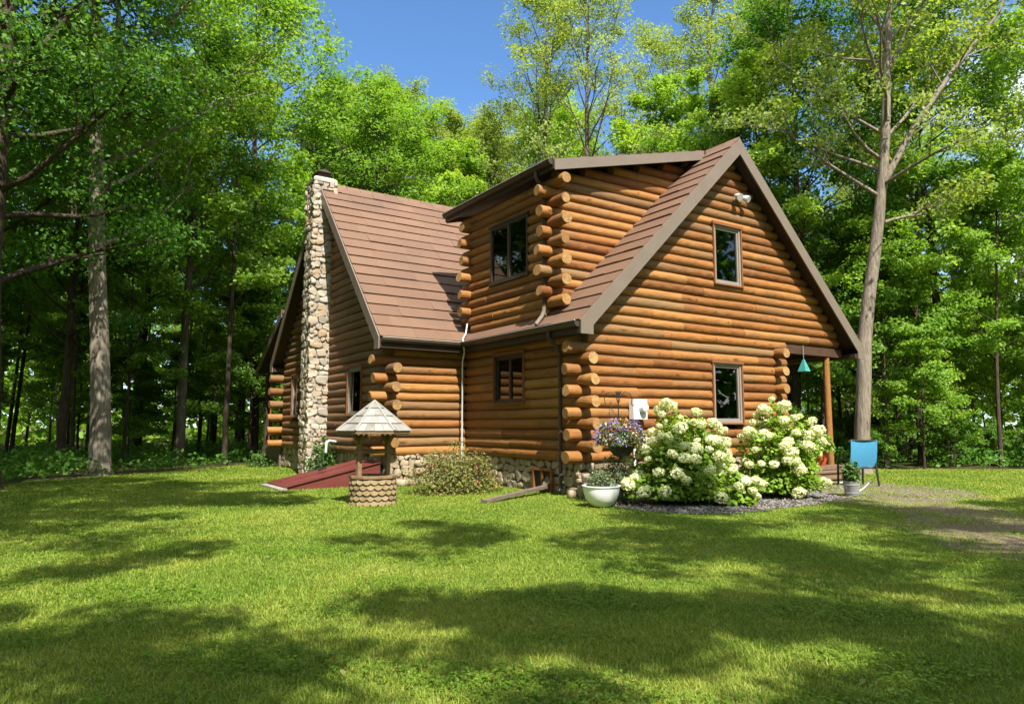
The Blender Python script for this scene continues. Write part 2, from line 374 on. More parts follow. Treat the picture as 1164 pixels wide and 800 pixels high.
def lawn_patches(b):
    p = b.pos()
    n1 = b.noise(p, 0.35, 4, 0.6); n2 = b.noise(p, 1.6, 4, 0.6)
    return b.math('ADD', b.math('MULTIPLY', n1, 0.6), b.math('MULTIPLY', n2, 0.4))
def mk_lawn():
    b = NB('lawn_ground'); f = lawn_patches(b)
    c = b.ramp(f, [(0.34, (0.070, 0.125, 0.013)), (0.50, (0.130, 0.178, 0.022)), (0.64, (0.215, 0.225, 0.042))])
    fine = b.noise(b.pos(), 45.0, 5, 0.7)
    c = b.mix(b.ramp(fine, [(0.35, (0.75,)*3), (0.6, (0,)*3)]), c, (0.030, 0.052, 0.008))
    c = b.mix(b.ramp(b.noise(b.pos(), 120.0, 3, 0.7), [(0.56, (0,)*3), (0.7, (0.7,)*3)]), c, (0.22, 0.25, 0.05))
    return b.done(b.bsdf(c, 0.9, b.bump(b.noise(b.pos(), 60.0, 5, 0.7), 0.8, 0.03), 0.1))
M['lawn'] = mk_lawn()
def mk_grass():
    b = NB('grass_blades'); f = lawn_patches(b); u, v, r = b.attr()
    f = b.math('ADD', b.math('MULTIPLY', f, 0.75), b.math('MULTIPLY', r, 0.25))
    c = b.ramp(f, [(0.33, (0.092, 0.180, 0.015)), (0.50, (0.175, 0.258, 0.026)), (0.66, (0.320, 0.345, 0.060))])
    p = b.bsdf(c, 0.55, None, 0.25)
    t = b.n('BsdfTranslucent'); b.set(t.inputs['Color'], b.mix(1.0, c, (1.3, 1.25, 0.6), 'MULTIPLY'))
    ms = b.n('MixShader'); ms.inputs[0].default_value = 0.35
    b.t.links.new(p, ms.inputs[1]); b.t.links.new(t.outputs[0], ms.inputs[2])
    return b.done(ms.outputs[0])
M['grass'] = mk_grass()
def mk_floor():
    b = NB('forest_floor_litter'); n = b.noise(b.pos(), 7.0, 6, 0.7); n2 = b.noise(b.pos(), 0.5, 3)
    c = b.ramp(n, [(0.3, (0.030, 0.022, 0.012)), (0.55, (0.085, 0.060, 0.032)), (0.75, (0.14, 0.10, 0.055))])
    c = b.mix(b.ramp(n2, [(0.45, (0,)*3), (0.6, (0.7,)*3)]), c, (0.035, 0.065, 0.014))
    return b.done(b.bsdf(c, 0.95, b.bump(n, 0.6, 0.05), 0.1))
M['floor'] = mk_floor()
def mk_dirt():
    b = NB('dirt_path'); n = b.noise(b.pos(), 16.0, 6, 0.7); n2 = b.noise(b.pos(), 1.3, 4)
    c = b.ramp(n, [(0.3, (0.075, 0.052, 0.038)), (0.55, (0.150, 0.110, 0.082)), (0.75, (0.23, 0.18, 0.14))])
    c = b.mix(b.ramp(n2, [(0.48, (0,)*3), (0.62, (0.75,)*3)]), c, (0.13, 0.15, 0.04))
    return b.done(b.bsdf(c, 0.95, b.bump(n, 0.6, 0.02), 0.1))
M['dirt'] = mk_dirt()
M['gravel'] = m_simple('grey_gravel', (0.0750, 0.0713, 0.0675), (0.1500, 0.1387, 0.1312), 30.0, 0.9, 0.5, 0.2, 0, (0.2100, 0.1988, 0.1875))

# ------------------------------------------------------------------ ground
def sheet(name, poly, z, mat, kind='structure'):
    me = bpy.data.meshes.new(name); me.from_pydata([(x, y, z) for x, y in poly], [], [tuple(range(len(poly)))])
    me.materials.append(mat); o = bpy.data.objects.new(name, me); COL.objects.link(o)
    o['kind'] = kind; return o
sheet('ground', [(-400, -400), (400, -400), (400, 400), (-400, 400)], -0.008, M['floor'])
CLEAR = [(-19, -34), (-20, -2), (-13.5, 8), (-11.3, 11.2), (-8.6, 13.6), (-6, 15.2), (-2, 18.8), (4, 21.5), (11, 20),
         (13.2, 12), (13.2, 6.5), (15.3, 2.0), (19, -1.0), (26, -5), (32, -12), (25, -34)]
def jag(poly, amp, step, seed):
    rr = random.Random(seed); o = []
    for i, a in enumerate(poly):
        b_ = poly[(i+1) % len(poly)]; L = math.dist(a, b_); n = max(1, int(L/step))
        for k in range(n):
            t = k/n; o.append((a[0]+(b_[0]-a[0])*t + rr.uniform(-amp, amp), a[1]+(b_[1]-a[1])*t + rr.uniform(-amp, amp)))
    return o
sheet('lawn', jag(CLEAR, 0.35, 0.8, 1), 0.0, M['lawn'])
PATH = [(3.4, -3.9), (4.0, -4.5), (3.0, -5.5), (1.2, -6.4), (-0.3, -7.9), (-0.7, -9.2), (2.0, -10.2), (3.9, -7.4), (6.2, -5.5), (9.0, -4.4), (9.4, -1.2), (8.6, -0.9), (5.0, -1.2), (4.6, -3.2)]
sheet('path', jag(jag(PATH, 0.42, 0.9, 2), .10, .22, 4), 0.004, M['dirt'])
GRAVEL = [(-0.75, -2.9), (-0.35, -3.6), (0.5, -4.0), (1.93, -3.95), (3.2, -3.9), (4.7, -3.6), (5.4, -2.6), (6.6, -1.4), (6.6, -0.35), (-0.3, -0.35), (-0.75, -1.2)]
sheet('garden_bed', jag(GRAVEL, 0.06, 0.3, 3), 0.008, M['soil'])

def inside(P, x, y):
    c = np.zeros(x.shape, bool); n = len(P)
    for i in range(n):
        x1, y1 = P[i]; x2, y2 = P[(i+1) % n]
        if y1 == y2: continue
        k = ((y1 > y) != (y2 > y)) & (x < (x2-x1)*(y-y1)/(y2-y1)+x1)
        c ^= k
    return c

# ------------------------------------------------------------------ the log cabin
cabin = thing('log_cabin', 'honey brown log cabin with steep brown roof, dormer and stone chimney in the clearing', 'log cabin')
rl = random.Random(11)
LR = 0.143
def log_piece(mb, axis, fixed, z, a, b, tip_a=False, tip_b=False, r=LR):
    """one log between a and b along X ('x', at Y=fixed) or Y ('y', at X=fixed)"""
    if tip_a: a += rl.uniform(-.05, .06)
    if tip_b: b += rl.uniform(-.06, .05)
    if b - a < 0.03: return
    sides = 14; rnd = rl.random(); r = r*rl.uniform(0.955, 1.03)
    L = b-a; n = max(2, int(L/0.3)+1)
    st = [a + L*i/n for i in range(n+1)]; rr = [r*(1+rl.uniform(-.022, .022)) for _ in st]
    if tip_a: st.insert(1, a+0.015); rr.insert(1, rr[0]); rr[0] *= rl.uniform(.86, .97)
    if tip_b: st.insert(-1, b-0.015); rr.insert(-1, rr[-1]); rr[-1] *= rl.uniform(.86, .97)
    V = []; A = []; F = []; mats = []
    ph = rl.uniform(0, 6.28); wa = rl.uniform(0.003, 0.011); tlt = (rl.uniform(-.14, .14), rl.uniform(-.14, .14))
    for s_, r_ in zip(st, rr):
        dz = wa*math.sin(ph+s_*1.1); dh = wa*math.cos(ph+s_*0.8)
        for k in range(sides):
            an = 2*math.pi*(k+0.5)/sides
            q_ = r_*(1+.018*math.sin(2*an+ph*3+s_*2.3)+.014*math.sin(3*an-ph+s_*4.7))
            h = math.cos(an)*q_+dh; v_ = math.sin(an)*q_+dz; tl = (tlt[0]*math.cos(an)+tlt[1]*math.sin(an))*r_ if ((tip_a and s_ <= a+.016) or (tip_b and s_ >= b-.016)) else 0
            V.append((s_+tl, fixed+h, z+v_) if axis == 'x' else (fixed+h, s_+tl, z+v_))
            A.append((s_, 0.86*abs(((k+0.5)/sides*2) % 2-1), rnd))
    m = len(st)
    for i in range(m-1):
        for k in range(sides):
            k2 = (k+1) % sides
            q = (i*sides+k, i*sides+k2, (i+1)*sides+k2, (i+1)*sides+k)
            F.append(q if axis == 'y' else q[::-1]); mats.append(0)
    for end, base in ((0, 0), (1, (m-1)*sides)):
        ci = len(V); s_ = st[-1] if end else st[0]
        V.append((s_, fixed, z) if axis == 'x' else (fixed, s_, z)); A.append((0, 0, rnd))
        ring = []
        for k in range(sides):
            V.append(V[base+k]); A.append((0, r, rnd)); ring.append(len(V)-1)
        for k in range(sides):
            q = (ring[k], ring[(k+1) % sides], ci)
            flip = (end == 0) != (axis == 'x')
            F.append(q[::-1] if flip else q); mats.append(1)
    mb.add(V, F, mats, A)

def log_run(mb, axis, fixed, z, a, b, opens=(), ta=False, tb=False, r=LR):
    """a course: split round openings and at butt joints"""
    segs = [(a, b)]
    for o0, o1, z0, z1 in opens:
        if z0-0.05 < z < z1+0.05:
            ns_ = []
            for s0, s1 in segs:
                if o1 <= s0 or o0 >= s1: ns_.append((s0, s1)); continue
                if o0 > s0: ns_.append((s0, o0))
                if o1 < s1: ns_.append((o1, s1))
            segs = ns_
    for s0, s1 in segs:
        cuts = [s0]
        while s1-cuts[-1] > 4.2: cuts.append(cuts[-1]+rl.uniform(1.8, 3.6))
        cuts.append(s1)
        for x in cuts[1:-1]:
            mb.tube([(x-.007, fixed, z), (x+.007, fixed, z)] if axis == 'x' else [(fixed, x-.007, z), (fixed, x+.007, z)], r*1.012, 14, 1, rl.random(), cap=False)
        for i in range(len(cuts)-1):
            log_piece(mb, axis, fixed, z, cuts[i]+(0.002 if i else 0), cuts[i+1], ta and cuts[i] == a, tb and cuts[i+1] == b, r)

ZC = lambda i: 0.90+0.25*i
K1 = 0.968; K2 = 1.077
roofR = lambda x: 3.99+K1*(x+0.42)
# window openings (u0, u1, z0, z1)
W_GL = (4.40, 5.54, 1.68, 3.27); W_GU = (4.58, 5.68, 5.45, 7.08)
W_S = (2.15, 3.55, 2.20, 3.48); W_D = (1.88, 3.70, 5.50, 7.08)
W_L1 = (6.95, 8.05, 1.92, 3.34); W_L2 = (13.0, 13.85, 1.92, 3.44)
# gable wall
mb = MB()
for i in range(13):
    e = i % 2 == 0; pj = i < 11
    log_run(mb, 'x', 0.0, ZC(i), (-0.50 if e and pj else (0.02 if e else 0.13)), 7.62 if e else 7.03, [W_GL], e and pj, e)
for i in range(13, 34):
    z = ZC(i); xl = (z+0.30-3.99)/K1-0.42; xr = 10.6-xl
    if i == 13: xr = 10.35
    if xr-xl > 0.2: log_run(mb, 'x', 0.0, z, xl, xr, [W_GU], True, True)
mb.build('log_wall', [M['log'], M['end']], cabin)
# side wall
mb = MB()
for i in range(12):
    e = i % 2 == 1; pj = i < 11
    log_run(mb, 'y', 0.0, ZC(i), (-0.52 if e and pj else 0.13), 5.16, [W_S], e and pj, False)
mb.build('log_wall', [M['log'], M['end']], cabin)
# porch side wall
mb = MB()
for i in range(13):
    e = i % 2 == 1
    log_run(mb, 'y', 7.15, ZC(i), (-0.46 if e else 0.13), 15.2, [], e, False)
mb.build('log_wall', [M['log'], M['end']], cabin)
# left wing front wall
mb = MB()
for i in range(12):
    e = i % 2 == 0; pj = i < 11
    log_run(mb, 'x', 5.28, ZC(i), (-3.0 if e and pj else -2.35), -0.13, [], e and pj, False)
mb.build('log_wall', [M['log'], M['end']], cabin)
# left wing gable end
mb = MB()
for i in range(13):
    e = i % 2 == 1
    log_run(mb, 'y', -2.48, ZC(i), (5.28-0.55 if e and i < 11 else 5.41), 15.07, [W_L1, W_L2], e and i < 11, False)
for i in range(13, 35):
    z = ZC(i); yl = (z+0.30-3.99)/K2+4.84; yr = 20.48-yl
    if yr-yl > 0.2: log_run(mb, 'y', -2.48, z, yl, yr, [], True, True)
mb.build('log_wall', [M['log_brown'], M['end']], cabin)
# back wall of the left wing
mb = MB()
for i in range(12):
    e = i % 2 == 0
    log_run(mb, 'x', 15.2, ZC(i), (-3.12 if e else -2.35), 7.0, [], e, False)
mb.build('log_wall', [M['log'], M['end']], cabin)

# dormer (its walls, roof, window and gutter are its sub-parts)
dormer = MB()
DX, DY0, DY1 = -0.05, 1.02, 4.9
for j in range(15):
    z = 4.38+0.25*j
    e = j % 2 == 1
    if z < 7.75: log_run(dormer, 'y', DX, z, DY0-0.60 if e else DY0+0.13, DY1+0.5 if e else DY1-0.13, [W_D], e, e)
for j in range(20):
    z = 4.38+0.25*j; e = j % 2 == 0
    xb = (z+0.15-3.99)/K1-0.42+0.25
    xa = max(DX, (z+0.12+0.24-8.05)/0.26-0.75)
    if e and xa == DX and j > 0: xa = DX-0.44
    elif xa == DX: xa = DX+0.13
    if xb-xa > 0.15: log_run(dormer, 'x', DY0, z, xa, xb, [], e, False)
    if j < 14: log_run(dormer, 'x', DY1, z, DX-0.44 if (e and j > 0) else DX+0.13, max(DX+0.4, xb), [], e, False)
dormer = dormer.build('dormer', [M['log'], M['end']], cabin)

# window builder: plane normal axis, opening (u0,u1,z0,z1) on X- or Y-running wall; n = outward sign
def window(parent, axis, fixed, sgn, op, frame_m, panes=1, depth=0.17, trim=True):
    """window > frame is the object itself; pane and trim are sub-parts"""
    u0, u1, z0, z1 = op
    def bx(mb_, a0, a1, d0, d1, c0, c1, mat=0):
        d0, d1 = sorted((fixed+sgn*d0, fixed+sgn*d1))
        mb_.box((a0, d0, c0) if axis == 'x' else (d0, a0, c0), (a1, d1, c1) if axis == 'x' else (d1, a1, c1), mat)
    fr = MB(); fw_ = 0.065
    # outer casing
    if trim:
        bx(fr, u0-0.045, u0, -0.05, depth, z0, z1, 1); bx(fr, u1, u1+0.045, -0.05, depth, z0, z1, 1)
        bx(fr, u0-0.07, u1+0.07, -0.05, depth+0.015, z1, z1+0.075, 1); bx(fr, u0-0.055, u1+0.055, -0.05, depth+0.02, z0-0.04, z0, 1)
    d1 = depth-0.035
    bx(fr, u0, u0+fw_, -0.02, d1, z0, z1); bx(fr, u1-fw_, u1, -0.02, d1, z0, z1)
    bx(fr, u0+fw_, u1-fw_, -0.02, d1, z1-fw_, z1); bx(fr, u0+fw_, u1-fw_, -0.02, d1, z0, z0+fw_)
    wo = fr.build('window', [frame_m, M['trim']], parent, smooth=False)
    iu0, iu1, iz0, iz1 = u0+fw_, u1-fw_, z0+fw_, z1-fw_
    wpan = (iu1-iu0)/panes
    for p in range(panes):
        a0, a1 = iu0+p*wpan, iu0+(p+1)*wpan
        sm = MB(); s_ = 0.05; sd = d1-0.03 - 0.01*p
        bx(sm, a0, a0+s_, -0.01, sd, iz0, iz1); bx(sm, a1-s_, a1, -0.01, sd, iz0, iz1)
        bx(sm, a0+s_, a1-s_, -0.01, sd, iz1-s_, iz1); bx(sm, a0+s_, a1-s_, -0.01, sd, iz0, iz0+s_)
        sm.build('sash', [frame_m], wo, smooth=False)
        gm = MB(); bx(gm, a0+s_, a1-s_, sd-0.05, sd-0.04, iz0+s_, iz1-s_)
        gm.build('pane', [M['glass']], wo, smooth=False)
    return wo
def curtain(parent, axis, fixed, u0, u1, z0, z1, name='curtain'):
    c = MB(); n = max(6, int((u1-u0)/0.035)); V = []; F = []
    for i in range(n+1):
        u = u0+(u1-u0)*i/n; d = fixed+.025*math.sin(i*1.9)
        for z in (z0, z1): V.append((u, d, z) if axis == 'x' else (d, u, z))
    F = [(2*i, 2*i+2, 2*i+3, 2*i+1) for i in range(n)]
    c.add(V, F); return c.build(name, [M['curtain']], parent)
# floors and inner walls that the windows look into
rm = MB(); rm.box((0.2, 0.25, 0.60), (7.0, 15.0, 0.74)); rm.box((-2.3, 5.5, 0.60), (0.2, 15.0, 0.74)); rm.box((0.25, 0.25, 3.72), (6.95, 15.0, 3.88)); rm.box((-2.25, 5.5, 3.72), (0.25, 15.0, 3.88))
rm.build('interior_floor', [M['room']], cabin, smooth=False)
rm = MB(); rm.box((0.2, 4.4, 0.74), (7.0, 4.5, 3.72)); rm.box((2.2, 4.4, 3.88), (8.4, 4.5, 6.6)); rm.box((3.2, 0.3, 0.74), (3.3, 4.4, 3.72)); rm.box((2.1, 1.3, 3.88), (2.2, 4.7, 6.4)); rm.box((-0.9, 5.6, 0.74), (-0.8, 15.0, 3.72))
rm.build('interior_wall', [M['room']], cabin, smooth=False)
w_ = window(cabin, 'x', 0.0, -1, W_GU, M['frame']); curtain(w_, 'x', 0.22, 4.6, 5.0, 5.4, 7.2); curtain(w_, 'x', 0.22, 5.6, 5.95, 5.4, 7.2)
w_ = window(cabin, 'y', 0.0, -1, W_S, M['dark_frame'], 2); curtain(w_, 'y', 0.22, 2.1, 2.42, 2.2, 3.5)
window(cabin, 'x', 0.0, -1, W_GL, M['frame'])
window(cabin, 'y', -2.48, -1, W_L1, M['frame'])
window(cabin, 'y', -2.48, -1, W_L2, M['frame'])
# dormer window: frame, sash and pane all one level below the dormer
def dormer_window():
    u0, u1, z0, z1 = W_D; f = DX
    fr = MB(); d = f-0.145
    for a, b_, c, e in ((u0, u0+.07, z0, z1), (u1-.07, u1, z0, z1), (u0+.07, u1-.07, z1-.07, z1), (u0+.07, u1-.07, z0, z0+.07), ((u0+u1)/2-.05, (u0+u1)/2+.05, z0+.07, z1-.07)):
        fr.box((d, a, c), (f, b_, e))
    fr.box((d-.02, u0-.05, z1), (f, u1+.05, z1+.06)); fr.box((d-.03, u0-.05, z0-.05), (f, u1+.05, z0))
    fr.build('window_frame', [M['dark_frame']], dormer, smooth=False)
    for a, b_ in ((u0+.07, (u0+u1)/2-.05), ((u0+u1)/2+.05, u1-.07)):
        curtain(dormer, 'y', f+.2, a-.02, a+.22, z0, z1, 'dormer_curtain')
        g = MB(); g.box((d+.05, a, z0+.07), (d+.06, b_, z1-.07)); g.build('window_pane', [M['glass']], dormer, smooth=False)
dormer_window()

# roofs
def slope(name, E, A, La, S, Ls, parent, course=0.465, thick=0.16, tile=1.15):
    """E: eave start corner (top surface), A: unit along the eave, S: unit up the slope"""
    E = Vector(E); A = Vector(A).normalized(); S = Vector(S).normalized(); N = A.cross(S)
    if N.z < 0: N = -N
    mb_ = MB(); rr = random.Random(hash((round(E.x, 2), round(E.y, 2))) & 0xffff)
    n = max(1, round(Ls/course)); c = Ls/n
    # deck (material 1 = soffit)
    d0 = E - N*0.012
    P = [d0, d0+A*La, d0+A*La+S*Ls, d0+S*Ls]
    mb_.add([*P, *[p-N*thick for p in P]], [(0, 1, 2, 3), (7, 6, 5, 4), (0, 4, 5, 1), (1, 5, 6, 2), (2, 6, 7, 3), (3, 7, 4, 0)], [1]*6)
    for j in range(n):
        x = -rr.uniform(0, tile)*0.6; k = 0
        while x < La:
            x1 = min(x+tile, La); a0 = max(x, 0)
            if La-x1 < 0.25: x1 = La
            if x1-a0 > 0.05:
                lo = 0.040+rr.uniform(-.012, .010); jit = rr.uniform(-.006, .006)
                p0 = E+A*(a0+.0015)+S*(j*c-0.012+jit); p1 = E+A*(x1-.0015)+S*(j*c-0.012+jit)
                q0 = E+A*(a0+.0015)+S*((j+1)*c+0.01); q1 = E+A*(x1-.0015)+S*((j+1)*c+0.01)
                V = [p0+N*lo, p1+N*lo, q1+N*.002, q0+N*.002, p0-N*.006, p1-N*.006]
                mb_.add(V, [(0, 1, 2, 3), (4, 5, 1, 0), (1, 5, 2), (4, 0, 3)], 0, rnd=rr.uniform(0.2, 0.62))
            x = x1
    return mb_.build(name, [M['shingle'], M['soffit']], parent, smooth=False)

LsR = math.hypot(5.72, 5.537); SR = Vector((5.72, 0, 5.537)).normalized()
slope('roof', (-0.42, -0.5, 3.99), (0, 1, 0), 15.9, SR, LsR, cabin)
slope('roof', (11.02, -0.5, 3.99), (0, 1, 0), 15.9, Vector((-5.72, 0, 5.537)).normalized(), LsR, cabin)
LsL = math.hypot(5.40, 5.816)
slope('roof', (-2.96, 4.84, 3.99), (1, 0, 0), 8.2, Vector((0, 5.40, 5.816)).normalized(), LsL, cabin)
slope('roof', (-2.96, 15.64, 3.99), (1, 0, 0), 8.2, Vector((0, -5.40, 5.816)).normalized(), LsL, cabin)
# back porch roof on the far side of the left wing
slope('roof', (-2.93, 18.0, 3.92), (1, 0, 0), 9.0, Vector((0, -3.6, 2.1)).normalized(), 4.17, cabin)
# ridge caps
mb = MB()
for k in range(34):
    y0 = -0.53+k*0.47
    mb.prism([(5.3-0.16, y0, 9.527-0.135), (5.3, y0, 9.575), (5.3+0.16, y0, 9.527-0.135), (5.3, y0, 9.53)], (0, 0.49, 0), rnd=rl.random()*.7)
for k in range(17):
    x0 = -2.98+k*0.47
    mb.prism([(x0, 10.24-0.15, 9.806-0.14), (x0, 10.24, 9.853), (x0, 10.24+0.15, 9.806-0.14), (x0, 10.24, 9.81)], (0.49, 0, 0), rnd=rl.random()*.7)
mb.build('ridge_cap', [M['shingle']], cabin, smooth=False)
# dormer roof (sub-part of the dormer)
SD = Vector((1, 0, 0.26)).normalized()
slope('dormer_roof', (-0.36, 0.52, 8.05), (0, 1, 0), 5.42, SD, 5.5/SD.x, dormer, 0.45, 0.15)
mb = MB()
fz = lambda x: 8.05+0.26*(x+0.36)
for y0, y1 in ((0.47, 0.51), (5.945, 5.985)):
    mb = MB(); mb.prism([(-0.36, y0, fz(-.36)-.005), (5.0, y0, fz(5.0)-.005), (5.0, y0, fz(5.0)-.275), (-0.36, y0, fz(-.36)-.275)], (0, y1-y0, 0))
    mb.build('dormer_fascia', [M['fascia']], dormer, smooth=False)
mb = MB()
mb.box((-0.40, 0.47, 7.80), (-0.362, 5.985, 8.02), 0)
mb.prism([(-0.402, 0.50, 8.03), (-0.53, 0.50, 8.03), (-0.53, 0.50, 7.97), (-0.49, 0.50, 7.91), (-0.402, 0.50, 7.90)], (0, 5.45, 0), 0)
mb.box((-0.545, 0.50, 8.02), (-0.52, 5.95, 8.04), 1)
mb.build('dormer_gutter', [M['gutter'], M['gutter_lip']], dormer, smooth=False)
mb = MB()
mb.tube([(-0.47, 1.12, 7.92), (-0.47, 1.12, 7.78), (-0.40, 1.12, 7.66), (-0.27, 1.12, 7.58), (-0.235, 1.12, 7.45), (-0.235, 1.12, 4.45)], 0.045, 8)
mb.tube([(-0.235, 1.12, 4.52), (-0.24, 1.12, 4.40), (-0.30, 1.12, 4.27), (-0.50, 1.10, 4.05)], 0.052, 8, 1)
mb.build('dormer_downspout', [M['gutter'], M['fascia']], dormer)

# fascia boards
def rake_fascia(name, pts_top, depth, tail_w, tail_z, along):
    """gable fascia: pts_top = eave, ridge, eave (3D, top edge); along = thickness vector"""
    a, p, c = [Vector(q) for q in pts_top]
    out_ = []
    for e in (a, c):
        d = (p-e); h = Vector((d.x, d.y, 0)).normalized(); k = d.z/math.hypot(d.x, d.y)
        kn = e+h*tail_w+Vector((0, 0, k*tail_w-depth))
        poly = [e, p, p-Vector((0, 0, depth)), kn, Vector((kn.x, kn.y, tail_z)), Vector((e.x, e.y, tail_z))]
        f = MB(); f.prism(poly, along); f.build(name, [M['fascia']], cabin, smooth=False)
rake_fascia('fascia', [(-0.42, -0.5, 3.985), (5.3, -0.5, 9.522), (11.02, -0.5, 3.985)], 0.45, 0.36, 3.67, (0, -0.04, 0))
rake_fascia('fascia', [(-2.96, 4.84, 3.985), (-2.96, 10.24, 9.80), (-2.96, 15.64, 3.985)], 0.42, 0.30, 3.66, (-0.04, 0, 0))
f = MB(); f.prism([(-2.93, 18.0, 3.915), (-2.93, 14.4, 6.015), (-2.93, 14.4, 5.72), (-2.93, 17.7, 3.80), (-2.93, 17.7, 3.62), (-2.93, 18.0, 3.62)], (-0.04, 0, 0))
f.build('fascia', [M['fascia']], cabin, smooth=False)
# eave soffits (boxed) and gutters
for boxes in ((((-0.42, -0.49, 3.69), (-0.12, 4.78, 3.82)), ((-0.42, -0.49, 3.82), (-0.385, 4.80, 3.95))),
              (((-2.95, 4.84, 3.69), (-0.42, 5.15, 3.82)), ((-2.95, 4.84, 3.82), (-0.40, 4.875, 3.95))),
              (((-2.95, 15.3, 3.69), (5.0, 15.64, 3.82)),),
              (((10.55, -0.49, 3.69), (11.02, 15.4, 3.82)), ((10.985, -0.49, 3.82), (11.02, 15.4, 3.95)))):
    mb = MB()
    for lo, hi in boxes: mb.box(lo, hi)
    mb.build('eave_soffit', [M['soffit']], cabin, smooth=False)
def gutter(p0, p1, outv):
    p0, p1, o = Vector(p0), Vector(p1), Vector(outv); Z = Vector((0, 0, 1))
    g = MB()
    pr = [p0, p0+o*0.13, p0+o*0.13-Z*0.06, p0+o*0.09-Z*0.12, p0-Z*0.13]
    g.prism(pr, p1-p0, 0)
    q = p0+o*0.115+Z*0.002
    g.prism([q, q+o*0.03, q+o*0.03+Z*0.022, q+Z*0.022], p1-p0, 1)
    g.build('gutter', [M['gutter'], M['gutter_lip']], cabin, smooth=False)
gutter((-0.422, -0.47, 3.955), (-0.422, 4.70, 3.955), (-1, 0, 0))
gutter((-2.93, 4.838, 3.955), (-0.42, 4.838, 3.955), (0, -1, 0))
gutter((11.022, -0.47, 3.955), (11.022, 15.3, 3.955), (1, 0, 0))
# downspouts
mb = MB()
mb.tube([(-0.48, 0.62, 3.86), (-0.48, 0.62, 3.72), (-0.42, 0.60, 3.58), (-0.27, 0.55, 3.46), (-0.21, 0.53, 3.30), (-0.21, 0.53, 0.30), (-0.23, 0.50, 0.16)], 0.046, 8)
mb.build('downspout', [M['gutter']], cabin)
mb = MB()
mb.tube([(-0.20, 4.95, 4.55), (-0.33, 4.80, 4.25), (-0.50, 4.66, 4.07), (-0.52, 4.62, 3.92), (-0.40, 4.75, 3.70), (-0.36, 4.93, 3.45), (-0.36, 4.93, 0.6)], 0.022, 6)
mb.build('cable_conduit', [M['grey_plastic']], cabin)
# attic / porch ceiling and beam
mb = MB(); mb.box((7.30, 0.16, 3.98), (10.5, 15.0, 4.02)); mb.build('porch_ceiling', [M['porch_ceiling']], cabin, smooth=False)
mb = MB(); mb.box((7.32, -0.10, 3.72), (10.45, 0.12, 3.97)); mb.box((9.68, 0.12, 3.70), (9.92, 15.0, 3.97)); mb.build('porch_beam', [M['porch_beam']], cabin, smooth=False)
mb = MB(); mb.box((9.91, 0.14, 3.62), (9.96, 15.0, 3.70)); mb.build('porch_trim', [M['fascia']], cabin, smooth=False)
for yy in (0.02, 5.0, 10.0, 14.8):
    p = MB(); p.tube([(9.8, yy, 0.42), (9.8, yy, 1.5), (9.8, yy, 2.7), (9.8, yy, 3.71)], [0.105, 0.10, 0.098, 0.095], 14, rnd=.62+.01*yy); p.build('porch_post', [M['log']], cabin)
# porch floor, steps, railing
mb = MB()
mb.box((7.32, -0.28, 0.30), (10.05, 15.0, 0.42)); mb.box((7.4, -0.2, 0.0), (9.98, 14.9, 0.30))
mb.build('porch_floor', [M['porch_wood']], cabin, smooth=False)
for k, (y0, z1) in enumerate(((-0.62, 0.28), (-0.96, 0.14))):
    s_ = MB(); s_.box((8.1, y0, z1-0.045), (9.95, y0+0.37, z1)); s_.box((8.15, y0+0.04, 0.0), (9.9, y0+0.338, z1-0.045)); s_.build('porch_step', [M['porch_wood']], cabin, smooth=False)
rail = MB()
for (a, b_) in (((7.35, -0.05), (8.25, -0.05)), ((9.8, 0.15), (9.8, 4.9)), ((9.8, 5.1), (9.8, 9.9)), ((9.8, 10.1), (9.8, 14.7))):
    for z in (0.58, 1.38): rail.tube([(*a, z), (*b_, z)], 0.045, 8, rnd=.55)
    n = int(math.dist(a, b_)/0.16)
    for k in range(1, n): t = k/n; rail.tube([(a[0]+(b_[0]-a[0])*t, a[1]+(b_[1]-a[1])*t, 0.58), (a[0]+(b_[0]-a[0])*t, a[1]+(b_[1]-a[1])*t, 1.38)], 0.02, 6, rnd=.6)
rail.build('porch_railing', [M['log']], cabin)
# back deck, post and rail on the far left
mb = MB(); mb.box((-2.6, 15.35, 0.0), (4.0, 18.0, 0.72)); mb.build('back_porch_floor', [M['plank']], cabin, smooth=False)
p = MB(); p.tube([(-2.5, 17.8, 0.72), (-2.5, 17.8, 2.0), (-2.5, 17.8, 3.75)], 0.10, 12); p.build('porch_post', [M['bark_dark']], cabin)
p = MB(); p.tube([(-2.5, 17.2, 0.72), (-2.5, 17.2, 1.4), (-2.5, 17.2, 2.35)], [0.085, 0.08, 0.03], 10)
for z in (1.2, 1.75): p.tube([(-2.5, 17.2, z), (-2.5, 15.4, z)], 0.045, 8)
p.build('porch_railing', [M['log']], cabin)

